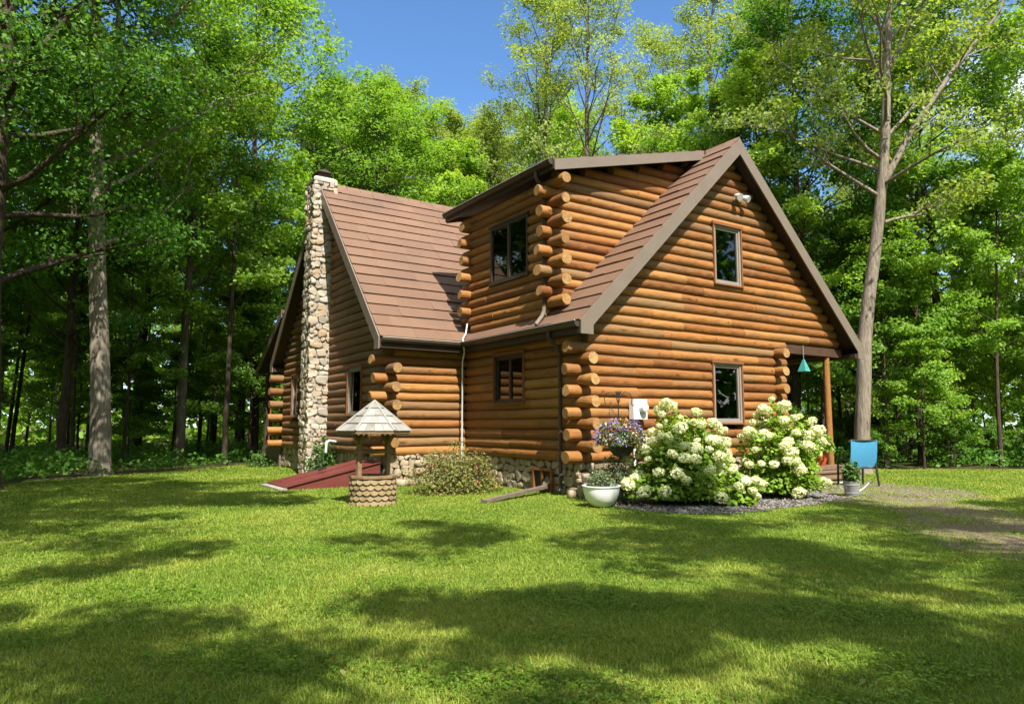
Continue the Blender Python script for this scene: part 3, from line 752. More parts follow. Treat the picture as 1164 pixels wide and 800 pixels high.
# stone work
def ico(sub=2):
    import bmesh
    bm = bmesh.new(); bmesh.ops.create_icosphere(bm, subdivisions=sub, radius=1)
    v = np.array([x.co[:] for x in bm.verts]); f = [tuple(q.index for q in x.verts) for x in bm.faces]; bm.free(); return v, f
ICO_V, ICO_F = ico(2)
def stone(mb_, c, ax, half, rr):
    """c centre, ax 3 unit vectors, half sizes"""
    v = np.sign(ICO_V)*np.abs(ICO_V)**0.62; v[:, 2] = np.clip(v[:, 2], -1, .62)
    ph = [rr.uniform(0, 6) for _ in range(4)]
    d = 1+0.13*np.sin(2.4*ICO_V[:, 0]+ph[0])*np.sin(2.1*ICO_V[:, 1]+ph[3])+0.10*np.sin(3.1*ICO_V[:, 1]+ph[1])+0.08*np.sin(4.3*ICO_V[:, 2]+ICO_V[:, 0]*3+ph[2])
    v = v*d[:, None]*np.array(half)
    a = rr.uniform(-.3, .3); ca, sa = math.cos(a), math.sin(a)
    v = np.stack([v[:, 0]*ca-v[:, 1]*sa, v[:, 0]*sa+v[:, 1]*ca, v[:, 2]], 1)
    P = np.array(c)+v @ np.array(ax)
    mb_.add(P.tolist(), ICO_F, 0, rnd=rr.random())
def rubble(mb_, O, U, V_, N, Wd, H, rr, hmin=0.13, hmax=0.27, depth=0.11):
    O, U, V_, N = [np.array(q, float) for q in (O, U, V_, N)]
    z = 0.0
    while z < H-0.03:
        h = min(rr.uniform(hmin, hmax), max(0.1, H-z)); x = -rr.uniform(0, .12)
        while x < Wd:
            wdt = rr.uniform(0.65, 1.9)*h
            wdt = min(wdt, Wd+0.06-x)
            if wdt > 0.07:
                hh = h*rr.uniform(0.85, 1.3)
                c = O+U*(x+wdt/2)+V_*(z+h/2+rr.uniform(-.03, .03))+N*rr.uniform(-0.01, 0.03)
                stone(mb_, c, (U, V_, N), (wdt*0.485, hh*0.485, depth*rr.uniform(.75, 1.15)), rr)
            x += wdt+0.004
        z += h
rs = random.Random(5)
mb = MB()
FZ = 0.765
mb.box((0.10, 0.08, -0.02), (7.1, 0.3, FZ), 1); mb.box((0.06, 0.08, -0.02), (0.3, 5.3, FZ), 1)
mb.box((-2.42, 5.22, -0.02), (0.06, 5.4, FZ), 1); mb.box((-2.42, 5.4, -0.02), (-2.2, 15.2, FZ), 1)
rubble(mb, (-0.06, 0.02, 0.0), (1, 0, 0), (0, 0, 1), (0, -1, 0), 7.1, FZ, rs)
rubble(mb, (0.02, 5.2, 0.0), (0, -1, 0), (0, 0, 1), (-1, 0, 0), 5.2, FZ, rs)
rubble(mb, (-2.5, 5.18, 0.0), (1, 0, 0), (0, 0, 1), (0, -1, 0), 2.45, FZ, rs)
rubble(mb, (-2.44, 15.2, 0.0), (0, -1, 0), (0, 0, 1), (-1, 0, 0), 10.0, FZ, rs)
# a few boulders lying against the corner
for (x, y, s_) in ((-0.22, -0.32, .20), (-0.12, -0.26, .13), (0.16, -0.30, .17), (-0.45, -0.16, .12), (-0.3, -0.1, .15), (0.42, -0.28, .14), (-0.02, -0.4, .12)):
    stone(mb, (x, y, s_*0.8 if s_ != .13 else .46), ((1, 0, 0), (0, 1, 0), (0, 0, 1)), (s_*.75, s_*.6, s_), rs)
for (x, y, s_) in ((-2.2, 4.85, .16), (-1.95, 4.9, .13), (-1.5, 4.9, .17)):
    stone(mb, (x, y, s_*0.55), ((1, 0, 0), (0, 1, 0), (0, 0, 1)), (s_*1.3, s_, s_*.7), rs)
mb.build('stone_foundation', [M['stone'], M['mortar']], cabin, angle=60)
mb = MB()
mb.box((-0.17, 0.95, 0.05), (-0.10, 1.75, 0.11)); mb.box((-0.17, 0.95, 0.52), (-0.10, 1.75, 0.58))
for y in (0.95, 1.32, 1.69): mb.box((-0.168, y, 0.11), (-0.10, y+0.06, 0.52))
mb.box((-0.10, 1.0, 0.08), (-0.08, 1.7, 0.55), 1)
mb.build('basement_vent', [M['trim'], M['dark_hole']], cabin, smooth=False)

chim = MB()
CX0, CX1, CY0, CY1, CZ = -3.24, -2.50, 9.92, 10.78, 9.78
chim.box((CX0+.045, CY0+.045, 0), (CX1, CY1-.045, CZ), 1)
rubble(chim, (CX0+.02, CY0+.05, 0.0), (1, 0, 0), (0, 0, 1), (0, -1, 0), CX1-CX0-.02, CZ, rs, .12, .27, .085)
rubble(chim, (CX0+.05, CY1-.02, 0.0), (0, -1, 0), (0, 0, 1), (-1, 0, 0), CY1-CY0-.04, CZ, rs, .12, .27, .085)
rubble(chim, (CX1, CY1-.05, 8.9), (-1, 0, 0), (0, 0, 1), (0, 1, 0), CX1-CX0, CZ-8.9, rs, .14, .30, .10)
rubble(chim, (CX1-.02, CY0, 9.3), (0, 1, 0), (0, 0, 1), (1, 0, 0), CY1-CY0, CZ-9.3, rs, .14, .30, .08)
chim = chim.build('chimney', [M['stone_pale'], M['mortar']], cabin, angle=60)
mb = MB(); cx_, cy_ = (CX0+CX1)/2, (CY0+CY1)/2
for z, sx, sy in ((CZ-0.02, .46, .68), (CZ+.12, .46, .68), (CZ+.24, .36, .56), (CZ+.30, .24, .34)):
    pass
lv = [(CZ-.02, .40, .46), (CZ+.06, .41, .47), (CZ+.15, .33, .38), (CZ+.20, .22, .26)]
V = []; F = []
for z, sx, sy in lv: V += [(cx_-sx, cy_-sy, z), (cx_+sx, cy_-sy, z), (cx_+sx, cy_+sy, z), (cx_-sx, cy_+sy, z)]
for i in range(3):
    for k in range(4): F.append((i*4+k, i*4+(k+1) % 4, i*4+4+(k+1) % 4, i*4+4+k))
F.append((12, 13, 14, 15)); F.append((3, 2, 1, 0)); mb.add(V, F)
mb.build('crown_mortar', [M['concrete']], chim, smooth=False)
mb = MB()
mb.box((cx_-.18, cy_-.22, CZ+.20), (cx_+.18, cy_+.22, CZ+.36))
mb.prism([(cx_-.26, cy_-.34, CZ+.36), (cx_+.26, cy_-.34, CZ+.36), (cx_, cy_-.34, CZ+.45)], (0, .68, 0))
mb.build('chimney_cap', [M['rust']], chim, smooth=False)

# flood light under the gable peak
fl = MB(); fl.box((5.50, -0.26, 7.93), (5.66, -0.12, 8.03)); fl = fl.build('flood_light', [M['grey_plastic']], cabin, smooth=False)
for s_ in (-1, 1):
    q = MB(); q.tube([(5.58+s_*.04, -0.2, 7.98), (5.58+s_*.13, -0.27, 7.97)], 0.028, 8)
    q.tube([(5.58+s_*.13, -0.22, 8.0), (5.58+s_*.16, -0.33, 7.95), (5.58+s_*.18, -0.42, 7.90)], [.05, .085, .10], 12)
    q.build('lamp_head', [M['grey_plastic']], fl)
# electric meter on the gable wall
mt = MB(); mt.box((1.36, -0.30, 1.76), (1.80, -0.14, 2.24)); mt.tube([(1.46, -0.2, 1.77), (1.46, -0.2, 0.3)], 0.03, 8)
mt = mt.build('electric_meter', [M['white']], cabin, smooth=False)
q = MB(); q.tube([(1.64, -0.29, 2.03), (1.64, -0.36, 2.03), (1.64, -0.42, 2.03), (1.64, -0.44, 2.03)], [.115, .115, .10, .06], 20); q.build('meter_dial', [M['grey_plastic']], mt)
# white vent pipe beside the chimney
q = MB(); q.tube([(-2.66, 8.9, 1.10), (-2.92, 8.75, 1.14), (-3.02, 8.7, 1.08), (-3.03, 8.7, 0.78)], 0.036, 10); q.build('vent_pipe', [M['white']], cabin)

# ------------------------------------------------------------------ bulkhead hatch
hatch = thing('cellar_hatch', 'sloping dark red metal cellar bulkhead against the left gable wall', 'cellar hatch', (-3.8, 6.3, 0))
def hb(mb_, poly, vec, m=0): mb_.prism([Vector(p)-Vector((-3.8, 6.3, 0)) for p in poly], vec, m)
HX0, HX1, HY0, HY1, HZ = -5.15, -2.66, 5.35, 6.95, 0.66
mb = MB()
hb(mb, [(HX0, HY0, 0), (HX1, HY0, 0), (HX1, HY0, HZ-.06), (HX0, HY0, .06)], (0, .06, 0)); hb(mb, [(HX0, HY1-.06, 0), (HX1, HY1-.06, 0), (HX1, HY1-.06, HZ-.06), (HX0, HY1-.06, .06)], (0, .06, 0))
hb(mb, [(HX1-.05, HY0+.06, 0), (HX1, HY0+.06, 0), (HX1, HY0+.06, HZ-.065), (HX1-.05, HY0+.06, HZ-.065)], (0, HY1-HY0-.12, 0))
mb.build('side_frame', [M['red']], hatch, smooth=False)
ym = (HY0+HY1)/2
for a, b_ in ((HY0-.04, ym-.012), (ym+.012, HY1+.04)):
    mb = MB(); hb(mb, [(HX0-.06, a, .055), (HX1, a, HZ-.055), (HX1, a, HZ-.02), (HX0-.06, a, .09)], (0, b_-a, 0))
    d = hb(mb, [(HX0+.1, a+.08, .125), (HX1-.1, a+.08, HZ-.038), (HX1-.1, a+.08, HZ-.028), (HX0+.1, a+.08, .135)], (0, .03, 0))
    d = hb(mb, [(HX0+.1, b_-.11, .125), (HX1-.1, b_-.11, HZ-.038), (HX1-.1, b_-.11, HZ-.028), (HX0+.1, b_-.11, .135)], (0, .03, 0))
    hd = mb.build('hatch_door', [M['red']], hatch, smooth=False)
    mb = MB(); yy = b_-.16 if a < ym-.1 and b_ < ym+.1 else a+.16
    hb(mb, [(HX0+1.0, yy-.02, .40), (HX0+1.0, yy+.02, .40), (HX0+1.22, yy+.02, .455), (HX0+1.22, yy-.02, .455)], (-.012, 0, .035)); mb.build('door_handle', [M['black']], hd, smooth=False)
mb = MB(); hb(mb, [(HX0-.25, HY0-.1, 0.0), (HX0-.02, HY0-.1, 0), (HX0-.02, HY0-.1, .05), (HX0-.25, HY0-.1, .05)], (0, HY1-HY0+.2, 0)); mb.build('concrete_kerb', [M['mortar']], hatch, smooth=False)

# ------------------------------------------------------------------ wishing well
well = thing('wishing_well', 'small wooden wishing well with grey shingled roof on the lawn', 'wishing well', (-4.55, 1.28, 0), 0.15)
rw = random.Random(8)
mb = MB(); RB = 0.47; HB = 0.56
mb.lathe([(RB-.05, 0), (RB-.04, HB-.03), (RB-.13, HB-.03), (RB-.13, 0.1)], sides=28, mat=1)
rows = 5; nsh = 20
for j in range(rows):
    z0 = -0.01+j*0.107; 
    for k in range(nsh):
        a0 = 2*math.pi*(k+(j % 2)*.5)/nsh; a1 = a0+2*math.pi/nsh*0.985
        r0 = RB+0.025+rw.uniform(-.006, .006); r1 = RB-.02; zt = z0+0.16
        am = (a0+a1)/2; V = []
        for a, zz in ((a0, z0+.045), (a0*.75+a1*.25, z0+.012), (am, z0), (a0*.25+a1*.75, z0+.012), (a1, z0+.045)):
            V.append((r0*math.cos(a), r0*math.sin(a), zz))
        V += [(r1*math.cos(a1), r1*math.sin(a1), min(zt, HB-.01)), (r1*math.cos(a0), r1*math.sin(a0), min(zt, HB-.01))]
        n5 = len(V)
        V += [(x*.95, y*.95, z) for x, y, z in V[:5]]
        F = [(0, 1, 2, 3, 4, 5, 6)]+[(i+1, i, n5+i, n5+i+1) for i in range(4)]
        mb.add(V, F, 0, rnd=rw.random()*.8)
mb.build('base', [M['shake_tan'], M['dark_hole']], well, smooth=False)
mb = MB(); mb.lathe([(RB-.12, HB-.02), (RB+.035, HB-.02), (RB+.035, HB+.03), (RB-.12, HB+.03), (RB-.12, HB-.02)], sides=10); mb.build('rim', [M['well_wood']], well, smooth=False)
for s_ in (-1, 1):
    mb = MB(); mb.box((s_*.34-.045, -.045, HB+.03), (s_*.34+.045, .045, 1.50))
    for t_ in (-1, 1):
        mb.tube([(s_*.34, 0, 1.18), (s_*.34+t_*.17, 0, 1.47)], 0.035, 4); mb.tube([(s_*.34, 0, 1.18), (s_*.34, t_*.17, 1.47)], 0.035, 4)
    mb.build('post', [M['well_wood']], well, smooth=False)
mb = MB(); mb.tube([(-.44, 0, 1.08), (.44, 0, 1.08)], .05, 10); mb.tube([(.44, 0, 1.08), (.5, 0, 1.08), (.5, 0, .93), (.58, 0, .93)], .014, 6); mb.build('windlass', [M['well_wood']], well)
mb = MB(); NS = 6; RRf = 0.75; ZE, ZP = 1.49, 2.12
def rf(a, r, z): return Vector((r*math.cos(a), r*math.sin(a), z))
rot0 = math.pi/6
for k in range(NS):
    a0 = rot0+2*math.pi*k/NS; a1 = rot0+2*math.pi*(k+1)/NS
    e0, e1, top = rf(a0, RRf, ZE), rf(a1, RRf, ZE), Vector((0, 0, ZP))
    nrm = (e1-e0).cross(top-e0).normalized()
    mb.add([e0, e1, top, e0-Vector((0, 0, .04)), e1-Vector((0, 0, .04))], [(0, 1, 2), (1, 0, 3, 4)], 1)
    for j in range(4):
        t0, t1 = j/4, min(1, (j+1)/4+.03)
        A0, A1 = e0.lerp(top, t0), e1.lerp(top, t0); B0, B1 = e0.lerp(top, t1), e1.lerp(top, t1)
        ncol = max(1, 4-j)
        for c in range(ncol):
            u0, u1 = c/ncol+.004, (c+1)/ncol-.004
            j_ = rw.uniform(-.008, .008)*0.6
            p0, p1 = A0.lerp(A1, u0)+nrm*(.030)+(A0-B0)*j_, A0.lerp(A1, u1)+nrm*(.030)+(A0-B0)*j_
            q0, q1 = B0.lerp(B1, u0)+nrm*.006, B0.lerp(B1, u1)+nrm*.006
            mb.add([p0, p1, q1, q0, p0-nrm*.028, p1-nrm*.028], [(0, 1, 2, 3), (4, 5, 1, 0), (1, 5, 2), (4, 0, 3)], 0, rnd=rw.random())
    mb.tube([e0+nrm*.03, top+Vector((0, 0, .02))], [.028, .02], 5, 0, rnd=.8)
    # scalloped valance
    for c in range(7):
        u0, u1 = c/7, (c+1)/7; um = (u0+u1)/2
        g0, g1, gm_ = e0.lerp(e1, u0)*.97, e0.lerp(e1, u1)*.97, e0.lerp(e1, um)*.97
        for g in (g0, g1, gm_): g.z = ZE-.005
        mb.prism([g0, g1, g1-Vector((0, 0, .035)), gm_-Vector((0, 0, .065)), g0-Vector((0, 0, .035))], rf((a0+a1)/2, .012, 0), 1)
mb.build('roof', [M['weathered'], M['well_wood']], well, smooth=False)

# ------------------------------------------------------------------ leaf clouds
def leaf_cloud(rng, C, N, L, Wd, droop=0.15):
    """diamond leaves: C centres, N normals (n,3), L length, Wd width arrays -> V (4n), F"""
    n = len(C)
    t = rng.normal(size=(n, 3)); t -= N*(t*N).sum(1, keepdims=True); t /= np.linalg.norm(t, axis=1, keepdims=True)+1e-9
    s_ = np.cross(N, t)
    L = np.broadcast_to(L, n)[:, None]; Wd = np.broadcast_to(Wd, n)[:, None]
    V = np.empty((n, 4, 3))
    V[:, 0] = C-t*L*.5; V[:, 1] = C+s_*Wd*.5+N*L*.05; V[:, 2] = C+t*L*.5-N*L*droop; V[:, 3] = C-s_*Wd*.5+N*L*.05
    return V.reshape(-1, 3), np.arange(4*n).reshape(n, 4)
def unit(v): return v/(np.linalg.norm(v, axis=1, keepdims=True)+1e-9)

# ------------------------------------------------------------------ trees
def make_tree(name, label, cat, seed, H, bare, RAD, tr, nl, nleaf, lsize, leaf_m, bark_m, group=None, path=None, clr=0.85, flat=0.55, sub=4, up=0.5, extra=(), shape='dome'):
    rg = random.Random(seed); rng = np.random.default_rng(seed)
    root = thing(name, label, cat, group=group)
    tb = MB()
    # trunk
    n = max(5, int(H/1.6)); pts = []; x = y = 0.0; dx, dy = rg.uniform(-.03, .03), rg.uniform(-.03, .03)
    for i in range(n+1):
        z = H*0.93*i/n
        if path: 
            for (za, xa, ya), (zb, xb, yb) in zip(path[:-1], path[1:]):
                if za <= z <= zb: q = (z-za)/(zb-za); x, y = xa+(xb-xa)*q, ya+(yb-ya)*q
            pts.append(Vector((x+rg.uniform(-.03, .03), y+rg.uniform(-.03, .03), z-.1 if i == 0 else z)))
        else:
            pts.append(Vector((x, y, z-.1 if i == 0 else z)))
            dx += rg.uniform(-.035, .035); dy += rg.uniform(-.035, .035); dx *= .9; dy *= .9
            x += dx*H/n; y += dy*H/n
    rad = [tr*(1-0.80*(i/n)**1.1) for i in range(n+1)]; rad[-1] = tr*.08
    fl_p = [pts[0], pts[0].lerp(pts[1], .12), pts[0].lerp(pts[1], .35)]; fl_r = [tr*1.5, tr*1.18, tr*1.03]
    tb.tube(fl_p+pts[1:], fl_r+rad[1:], 10 if tr > .12 else 7)
    def trunk_at(z):
        for a, b_ in zip(pts[:-1], pts[1:]):
            if a.z <= z <= b_.z: return a.lerp(b_, (z-a.z)/(b_.z-a.z))
        return pts[-1]
    cl = []  # clusters: centre, radius
    for k in range(nl):
        t = (k+rg.random())/nl
        z0 = bare+(H*0.93-bare)*t**0.9
        p = trunk_at(z0); az = k*2.399+rg.uniform(-.5, .5)
        if shape == 'dome': L = RAD*(0.45+0.75*math.sin(math.pi*min(1, .22+.72*t)))*rg.uniform(.7, 1.1)
        elif shape == 'cone': L = RAD*(1.05-0.85*t)*rg.uniform(.75, 1.1)
        else: L = RAD*(0.5+0.5*t)*rg.uniform(.7, 1.1)
        el = rg.uniform(.15, .7)+up*t
        r0 = max(.012, tr*(1-.75*(z0/H))*0.42)
        d = Vector((math.cos(az)*math.cos(el), math.sin(az)*math.cos(el), math.sin(el)))
        lp = [p]; ns_ = 5
        for s_ in range(ns_):
            d = (d+Vector((rg.uniform(-.22, .22), rg.uniform(-.22, .22), rg.uniform(-.12, .16)))).normalized()
            lp.append(lp[-1]+d*(L/ns_))
        tb.tube(lp, [r0*(1-.85*i/ns_) for i in range(ns_+1)], 5, cap=False)
        cl.append((lp[-1], 1.0))
        for s_ in range(sub):
            q = rg.uniform(.35, .95); idx = min(ns_-1, int(q*ns_)); bp = lp[idx].lerp(lp[idx+1], q*ns_-idx)
            dd = (d+Vector((rg.uniform(-1, 1), rg.uniform(-1, 1), rg.uniform(-.35, .5)))).normalized()
            sl = L*rg.uniform(.22, .45)
            sp = [bp, bp+dd*sl*.5+Vector((0, 0, rg.uniform(-.1, .1))*1)*sl if False else bp+dd*sl*.5, bp+dd*sl]
            tb.tube(sp, [r0*.35, r0*.22, r0*.08], 4, cap=False)
            cl.append((sp[-1], rg.uniform(.7, 1.05))); 
            if rg.random() < .5: cl.append((sp[1], rg.uniform(.5, .8)))
    for ex in extra:
        ex = [Vector(q) for q in ex]; ne = len(ex)
        tb.tube(ex, [tr*.52*(1-.82*i/(ne-1)) for i in range(ne)], 8, cap=False)
        for i in range(1, ne):
            for _ in range(4):
                bp = ex[i-1].lerp(ex[i], rg.random()); dd = Vector((rg.uniform(-1, 1), rg.uniform(-1, 1), rg.uniform(-.2, .8))).normalized()*rg.uniform(.8, 2.4)
                tb.tube([bp, bp+dd*.5+Vector((0, 0, .1)), bp+dd], [tr*.13, tr*.08, tr*.03], 4, cap=False); cl.append((bp+dd, rg.uniform(.6, .95))); cl.append((bp+dd*.6, rg.uniform(.4, .7)))
    cl.append((pts[-1], .9)); cl.append((pts[-2], .9))
    tb.build('trunk', [bark_m], root, angle=80)
    cc = np.array([c[0][:] for c in cl]); cr = np.array([c[1] for c in cl])*clr*RAD/3.6
    pr = cr**2; pr /= pr.sum()
    ci = rng.choice(len(cl), nleaf, p=pr)
    off = unit(rng.normal(size=(nleaf, 3)))*(rng.random(nleaf)**(1/2.2))[:, None]*cr[ci][:, None]
    off[:, 2] *= flat
    # clumpy: drop leaves where a cheap 3D noise is low
    C = cc[ci]+off
    keep = np.sin(C[:, 0]*3.1+seed)*np.sin(C[:, 1]*2.7+1.3)*np.sin(C[:, 2]*3.9+.7)+rng.uniform(-.55, .55, nleaf) > -.25
    C = C[keep]; off = off[keep]; nleaf = len(C)
    ctr = np.array([0, 0, (bare+H)/2]); outd = unit((C-ctr)*np.array([1, 1, .6]))
    Nn = unit(np.array([0, 0, .75])+outd*.45+rng.normal(size=(nleaf, 3))*.55)
    L = lsize*rng.uniform(.65, 1.3, nleaf)
    V, F = leaf_cloud(rng, C, Nn, L, L*rng.uniform(.55, .8, nleaf))
    np_mesh('crown', V, F, [leaf_m], root, rnd=np.repeat(rng.random(nleaf), 4))
    return root

P = {}
far = lambda nm: nm
P['tallA'] = make_tree('maple_tree', None, None, 1, 22, 6.5, 4.3, .22, 34, 33000, .175, M['leaf_mid'], M['bark'], sub=6, clr=.8)
P['tallB'] = make_tree('maple_tree', None, None, 2, 23, 7.5, 4.0, .20, 32, 31000, .175, M['leaf_lime'], M['bark_dark'], sub=6, clr=.8)
P['tallC'] = make_tree('ash_tree', None, None, 3, 24, 8.0, 4.4, .23, 32, 26000, .165, M['leaf_olive'], M['bark'], clr=.66, up=.8, sub=6)
P['tallD'] = make_tree('beech_tree', None, None, 4, 21, 5.0, 4.2, .20, 34, 33000, .17, M['leaf_dark'], M['bark_dark'], sub=6, clr=.8)
P['airy'] = make_tree('ash_tree', None, None, 5, 25, 9.0, 4.8, .25, 28, 20000, .155, M['leaf_olive'], M['bark'], clr=.56, up=.9, sub=6)
P['pole'] = make_tree('birch_tree', None, None, 6, 15, 4.5, 2.4, .10, 26, 19000, .16, M['leaf_lime'], M['bark_dark'], sub=5)
P['stand'] = make_tree('maple_tree', None, None, 15, 19, 8.5, 2.6, .15, 24, 17000, .16, M['leaf_mid'], M['bark_dark'], sub=5)
P['poleB'] = make_tree('birch_tree', None, None, 7, 13, 3.6, 2.2, .085, 26, 17000, .16, M['leaf_mid'], M['bark_dark'], sub=5)
P['under'] = make_tree('young_maple_tree', None, None, 8, 7.5, 1.2, 2.6, .06, 30, 20000, .135, M['leaf_lime'], M['bark_dark'], flat=.34, up=.2, shape='cone', sub=5)
P['underB'] = make_tree('young_beech_tree', None, None, 9, 6.5, .8, 2.4, .05, 30, 17000, .135, M['leaf_mid'], M['bark_dark'], flat=.34, up=.2, shape='cone', sub=5)
P['edge'] = make_tree('young_maple_tree', None, None, 10, 10.5, 2.3, 3.5, .10, 50, 44000, .14, M['leaf_lime'], M['bark'], flat=.36, up=.25, shape='cone', sub=5, clr=.75)
P['edgeB'] = make_tree('young_maple_tree', None, None, 13, 9.5, 1.3, 3.4, .09, 46, 38000, .14, M['leaf_mid'], M['bark_dark'], flat=.36, up=.25, shape='cone', sub=5, clr=.75)
P['shrub'] = make_tree('shrub', None, None, 12, 1.7, .15, 1.1, .02, 18, 5200, .10, M['leaf_mid'], M['bark_dark'], flat=.7, up=.5, sub=3)
P['shade'] = make_tree('maple_tree', None, None, 16, 14.5, 8.0, 5.4, .20, 15, 21000, .19, M['leaf_mid'], M['bark'], sub=3, clr=.50, flat=.5, up=.25)
P['near'] = make_tree('maple_tree', None, None, 14, 19, 6.5, 5.0, .26, 36, 70000, .115, M['leaf_dark'], M['bark_dark'], sub=7, clr=.7)
used = set()
def plant_tree(kind, x, y, sc=1.0, rz=None, label=None, cat='tree', group=None, szz=None, name=None):
    src = P[kind]
    if kind not in used: o = src; used.add(kind)
    else: o = copy_tree(src)
    o.location = (x, y, 0); o.rotation_euler = (0, 0, rz if rz is not None else RT.uniform(0, 6.28))
    o.scale = (sc, sc, szz if szz else sc)
    tag(o, label, cat)
    if group: o['group'] = group
    elif 'group' in o: del o['group']
    return o
RT = random.Random(21)

# individually recognisable trees
T = make_tree('maple_tree', 'thick pale grey trunk with sun flecks, standing alone at left lawn edge', 'tree', 31, 25, 7.5, 5.6, .33, 36, 70000, .165, M['leaf_mid'], M['bark_pale'], sub=7)
T.location = (-8.7, 14.2, 0)
T = make_tree('maple_tree', 'dark thick trunk at the extreme left edge with leafy boughs overhead', 'tree', 32, 23, 5.0, 6.4, .33, 40, 90000, .145, M['leaf_dark'], M['bark_dark'], sub=7)
T.location = (-11.5, 9.6, 0)
T = make_tree('ash_tree', 'tall forked tree with pale trunk rising behind the blue chair and porch corner', 'tree', 33, 24, 8.5, 5.0, .26, 30, 42000, .15, M['leaf_olive'], M['bark_pale'],
              path=[(0, 0, 0), (4, .22, -.12), (10, 1.05, -.66), (14, 1.35, -.9), (24, 1.9, -1.3)], clr=.62, up=.75, sub=6,
              extra=[[(1.05, -.66, 10), (2.0, -1.3, 12), (3.3, -2.2, 14.2), (4.8, -3.2, 16.4), (5.6, -3.8, 19)]])
T.location = (12.75, 0.75, 0)
plant_tree('edge', 17.2, 2.3, .98, .4, 'bright lime young maple in front of the right woods, low leafy branches')
plant_tree('under', 16.6, 0.6, .72, 1.4, 'small spreading sapling with thin trunk at the right lawn edge')
plant_tree('tallB', 21.4, 1.9, 1.0, 2.0, 'dark straight trunk standing behind the small sapling on the right lawn edge')
plant_tree('tallB', -1.6, 23.6, 1.12, 2.6, 'tall lime green maple rising behind the stone chimney', szz=1.16)
plant_tree('tallD', 17.2, 6.3, 1.05, .5, 'stout grey beech trunk seen through the porch beside the post')
plant_tree('tallC', 20.4, 8.6, 1.0, 3.3, 'brown ash trunk seen through the porch behind the grey beech')
plant_tree('airy', 14.0, 19.5, 1.12, 1.0, 'tall thinly leaved ash with bare limbs directly behind the gable peak')
plant_tree('airy', 21.0, 14.0, 1.08, 3.9, 'airy ash crown showing bare branches right of the gable peak')
# trees behind the viewer that shade the near lawn
for (k, x, y, s_, z_, lab) in (
        ('shade', -9.8, -19.6, .90, .95, 'maple straight behind the viewer shading the bottom left of the lawn'),
        ('shade', -6.2, -18.3, 1.0, 1.0, 'maple close behind the viewer shading the lawn centre'),
        ('shade', -2.3, -18.2, 1.0, 1.0, 'spreading maple behind the viewer shading the right part of the lawn'),
        ('shade', 1.5, -19.8, .95, .95, 'maple behind the viewer shading the lawn before the dirt path'),
        ('shade', 5.3, -18.6, .92, .92, 'maple to the right of the viewer shading the dirt path'),
        ('shade', 9.4, -18.4, .80, .85, 'maple far to the right of the viewer shading the path edge'),
        ('shade', -14.4, -13.0, .85, .90, 'maple left of the viewer dappling the near left lawn'),
        ('near', -12.9, -3.4, .95, 1.0, 'dark maple left of the view whose boughs hang over the left lawn'),
        ('shade', -13.3, -5.4, 1.0, 1.0, 'maple close at the left of the viewer shading the lawn before the left woods'),
        ('near', -16.9, -7.0, .85, .80, 'dark maple at the left of the viewer shading the left lawn'),
        ('tallD', -19.0, 6.0, 1.0, .95, 'beech left of the view shading the left woods'),
        ):
    plant_tree(k, x, y, s_, None, lab, 'tree', None, z_)

# the woods around the clearing
CAMX, CAMY = -10.344, -12.656
def az_d(x, y):
    a = math.atan2(x-CAMX, y-CAMY)-0.587; return a, math.hypot(x-CAMX, y-CAMY)
placed = [(-1.6, 23.6), (-8.7, 14.2), (-11.5, 9.6), (12.4, .9), (17.2, 2.3), (16.6, .6), (21.4, 1.9), (17.2, 6.3), (20.4, 8.6), (14, 19.5), (21, 14)]
CL2 = CLEAR
def in_clear(x, y): return bool(inside(CL2, np.array([x]), np.array([y]))[0])
GL = {'L': 'left of the cabin', 'M': 'behind the cabin', 'R': 'right of the cabin'}
DESC = {'tallA': ('mid green maple deep in the woods %s', 'maple'), 'tallB': ('lime green maple deep in the woods %s', 'maple'),
        'tallC': ('olive green ash deep in the woods %s', 'ash'), 'tallD': ('dark green beech deep in the woods %s', 'beech'),
        'airy': ('thinly leaved tall ash in the woods %s', 'airy ash'), 'pole': ('slender lime green pole tree in the woods %s', 'pole tree'),
        'poleB': ('slender mid green pole tree in the woods %s', 'green pole tree'), 'under': ('lime green sapling under the trees %s', 'lime sapling'),
        'underB': ('mid green sapling under the trees %s', 'green sapling'), 'stand': ('straight dark bare trunked maple in the woods %s', 'dark trunked maple'), 'edge': ('bushy lime green young maple in the woods %s', 'bushy lime maple'), 'edgeB': ('bushy mid green young maple in the woods %s', 'bushy green maple'),
        'shrub': ('low green shrub along the wood edge %s', 'shrub')}
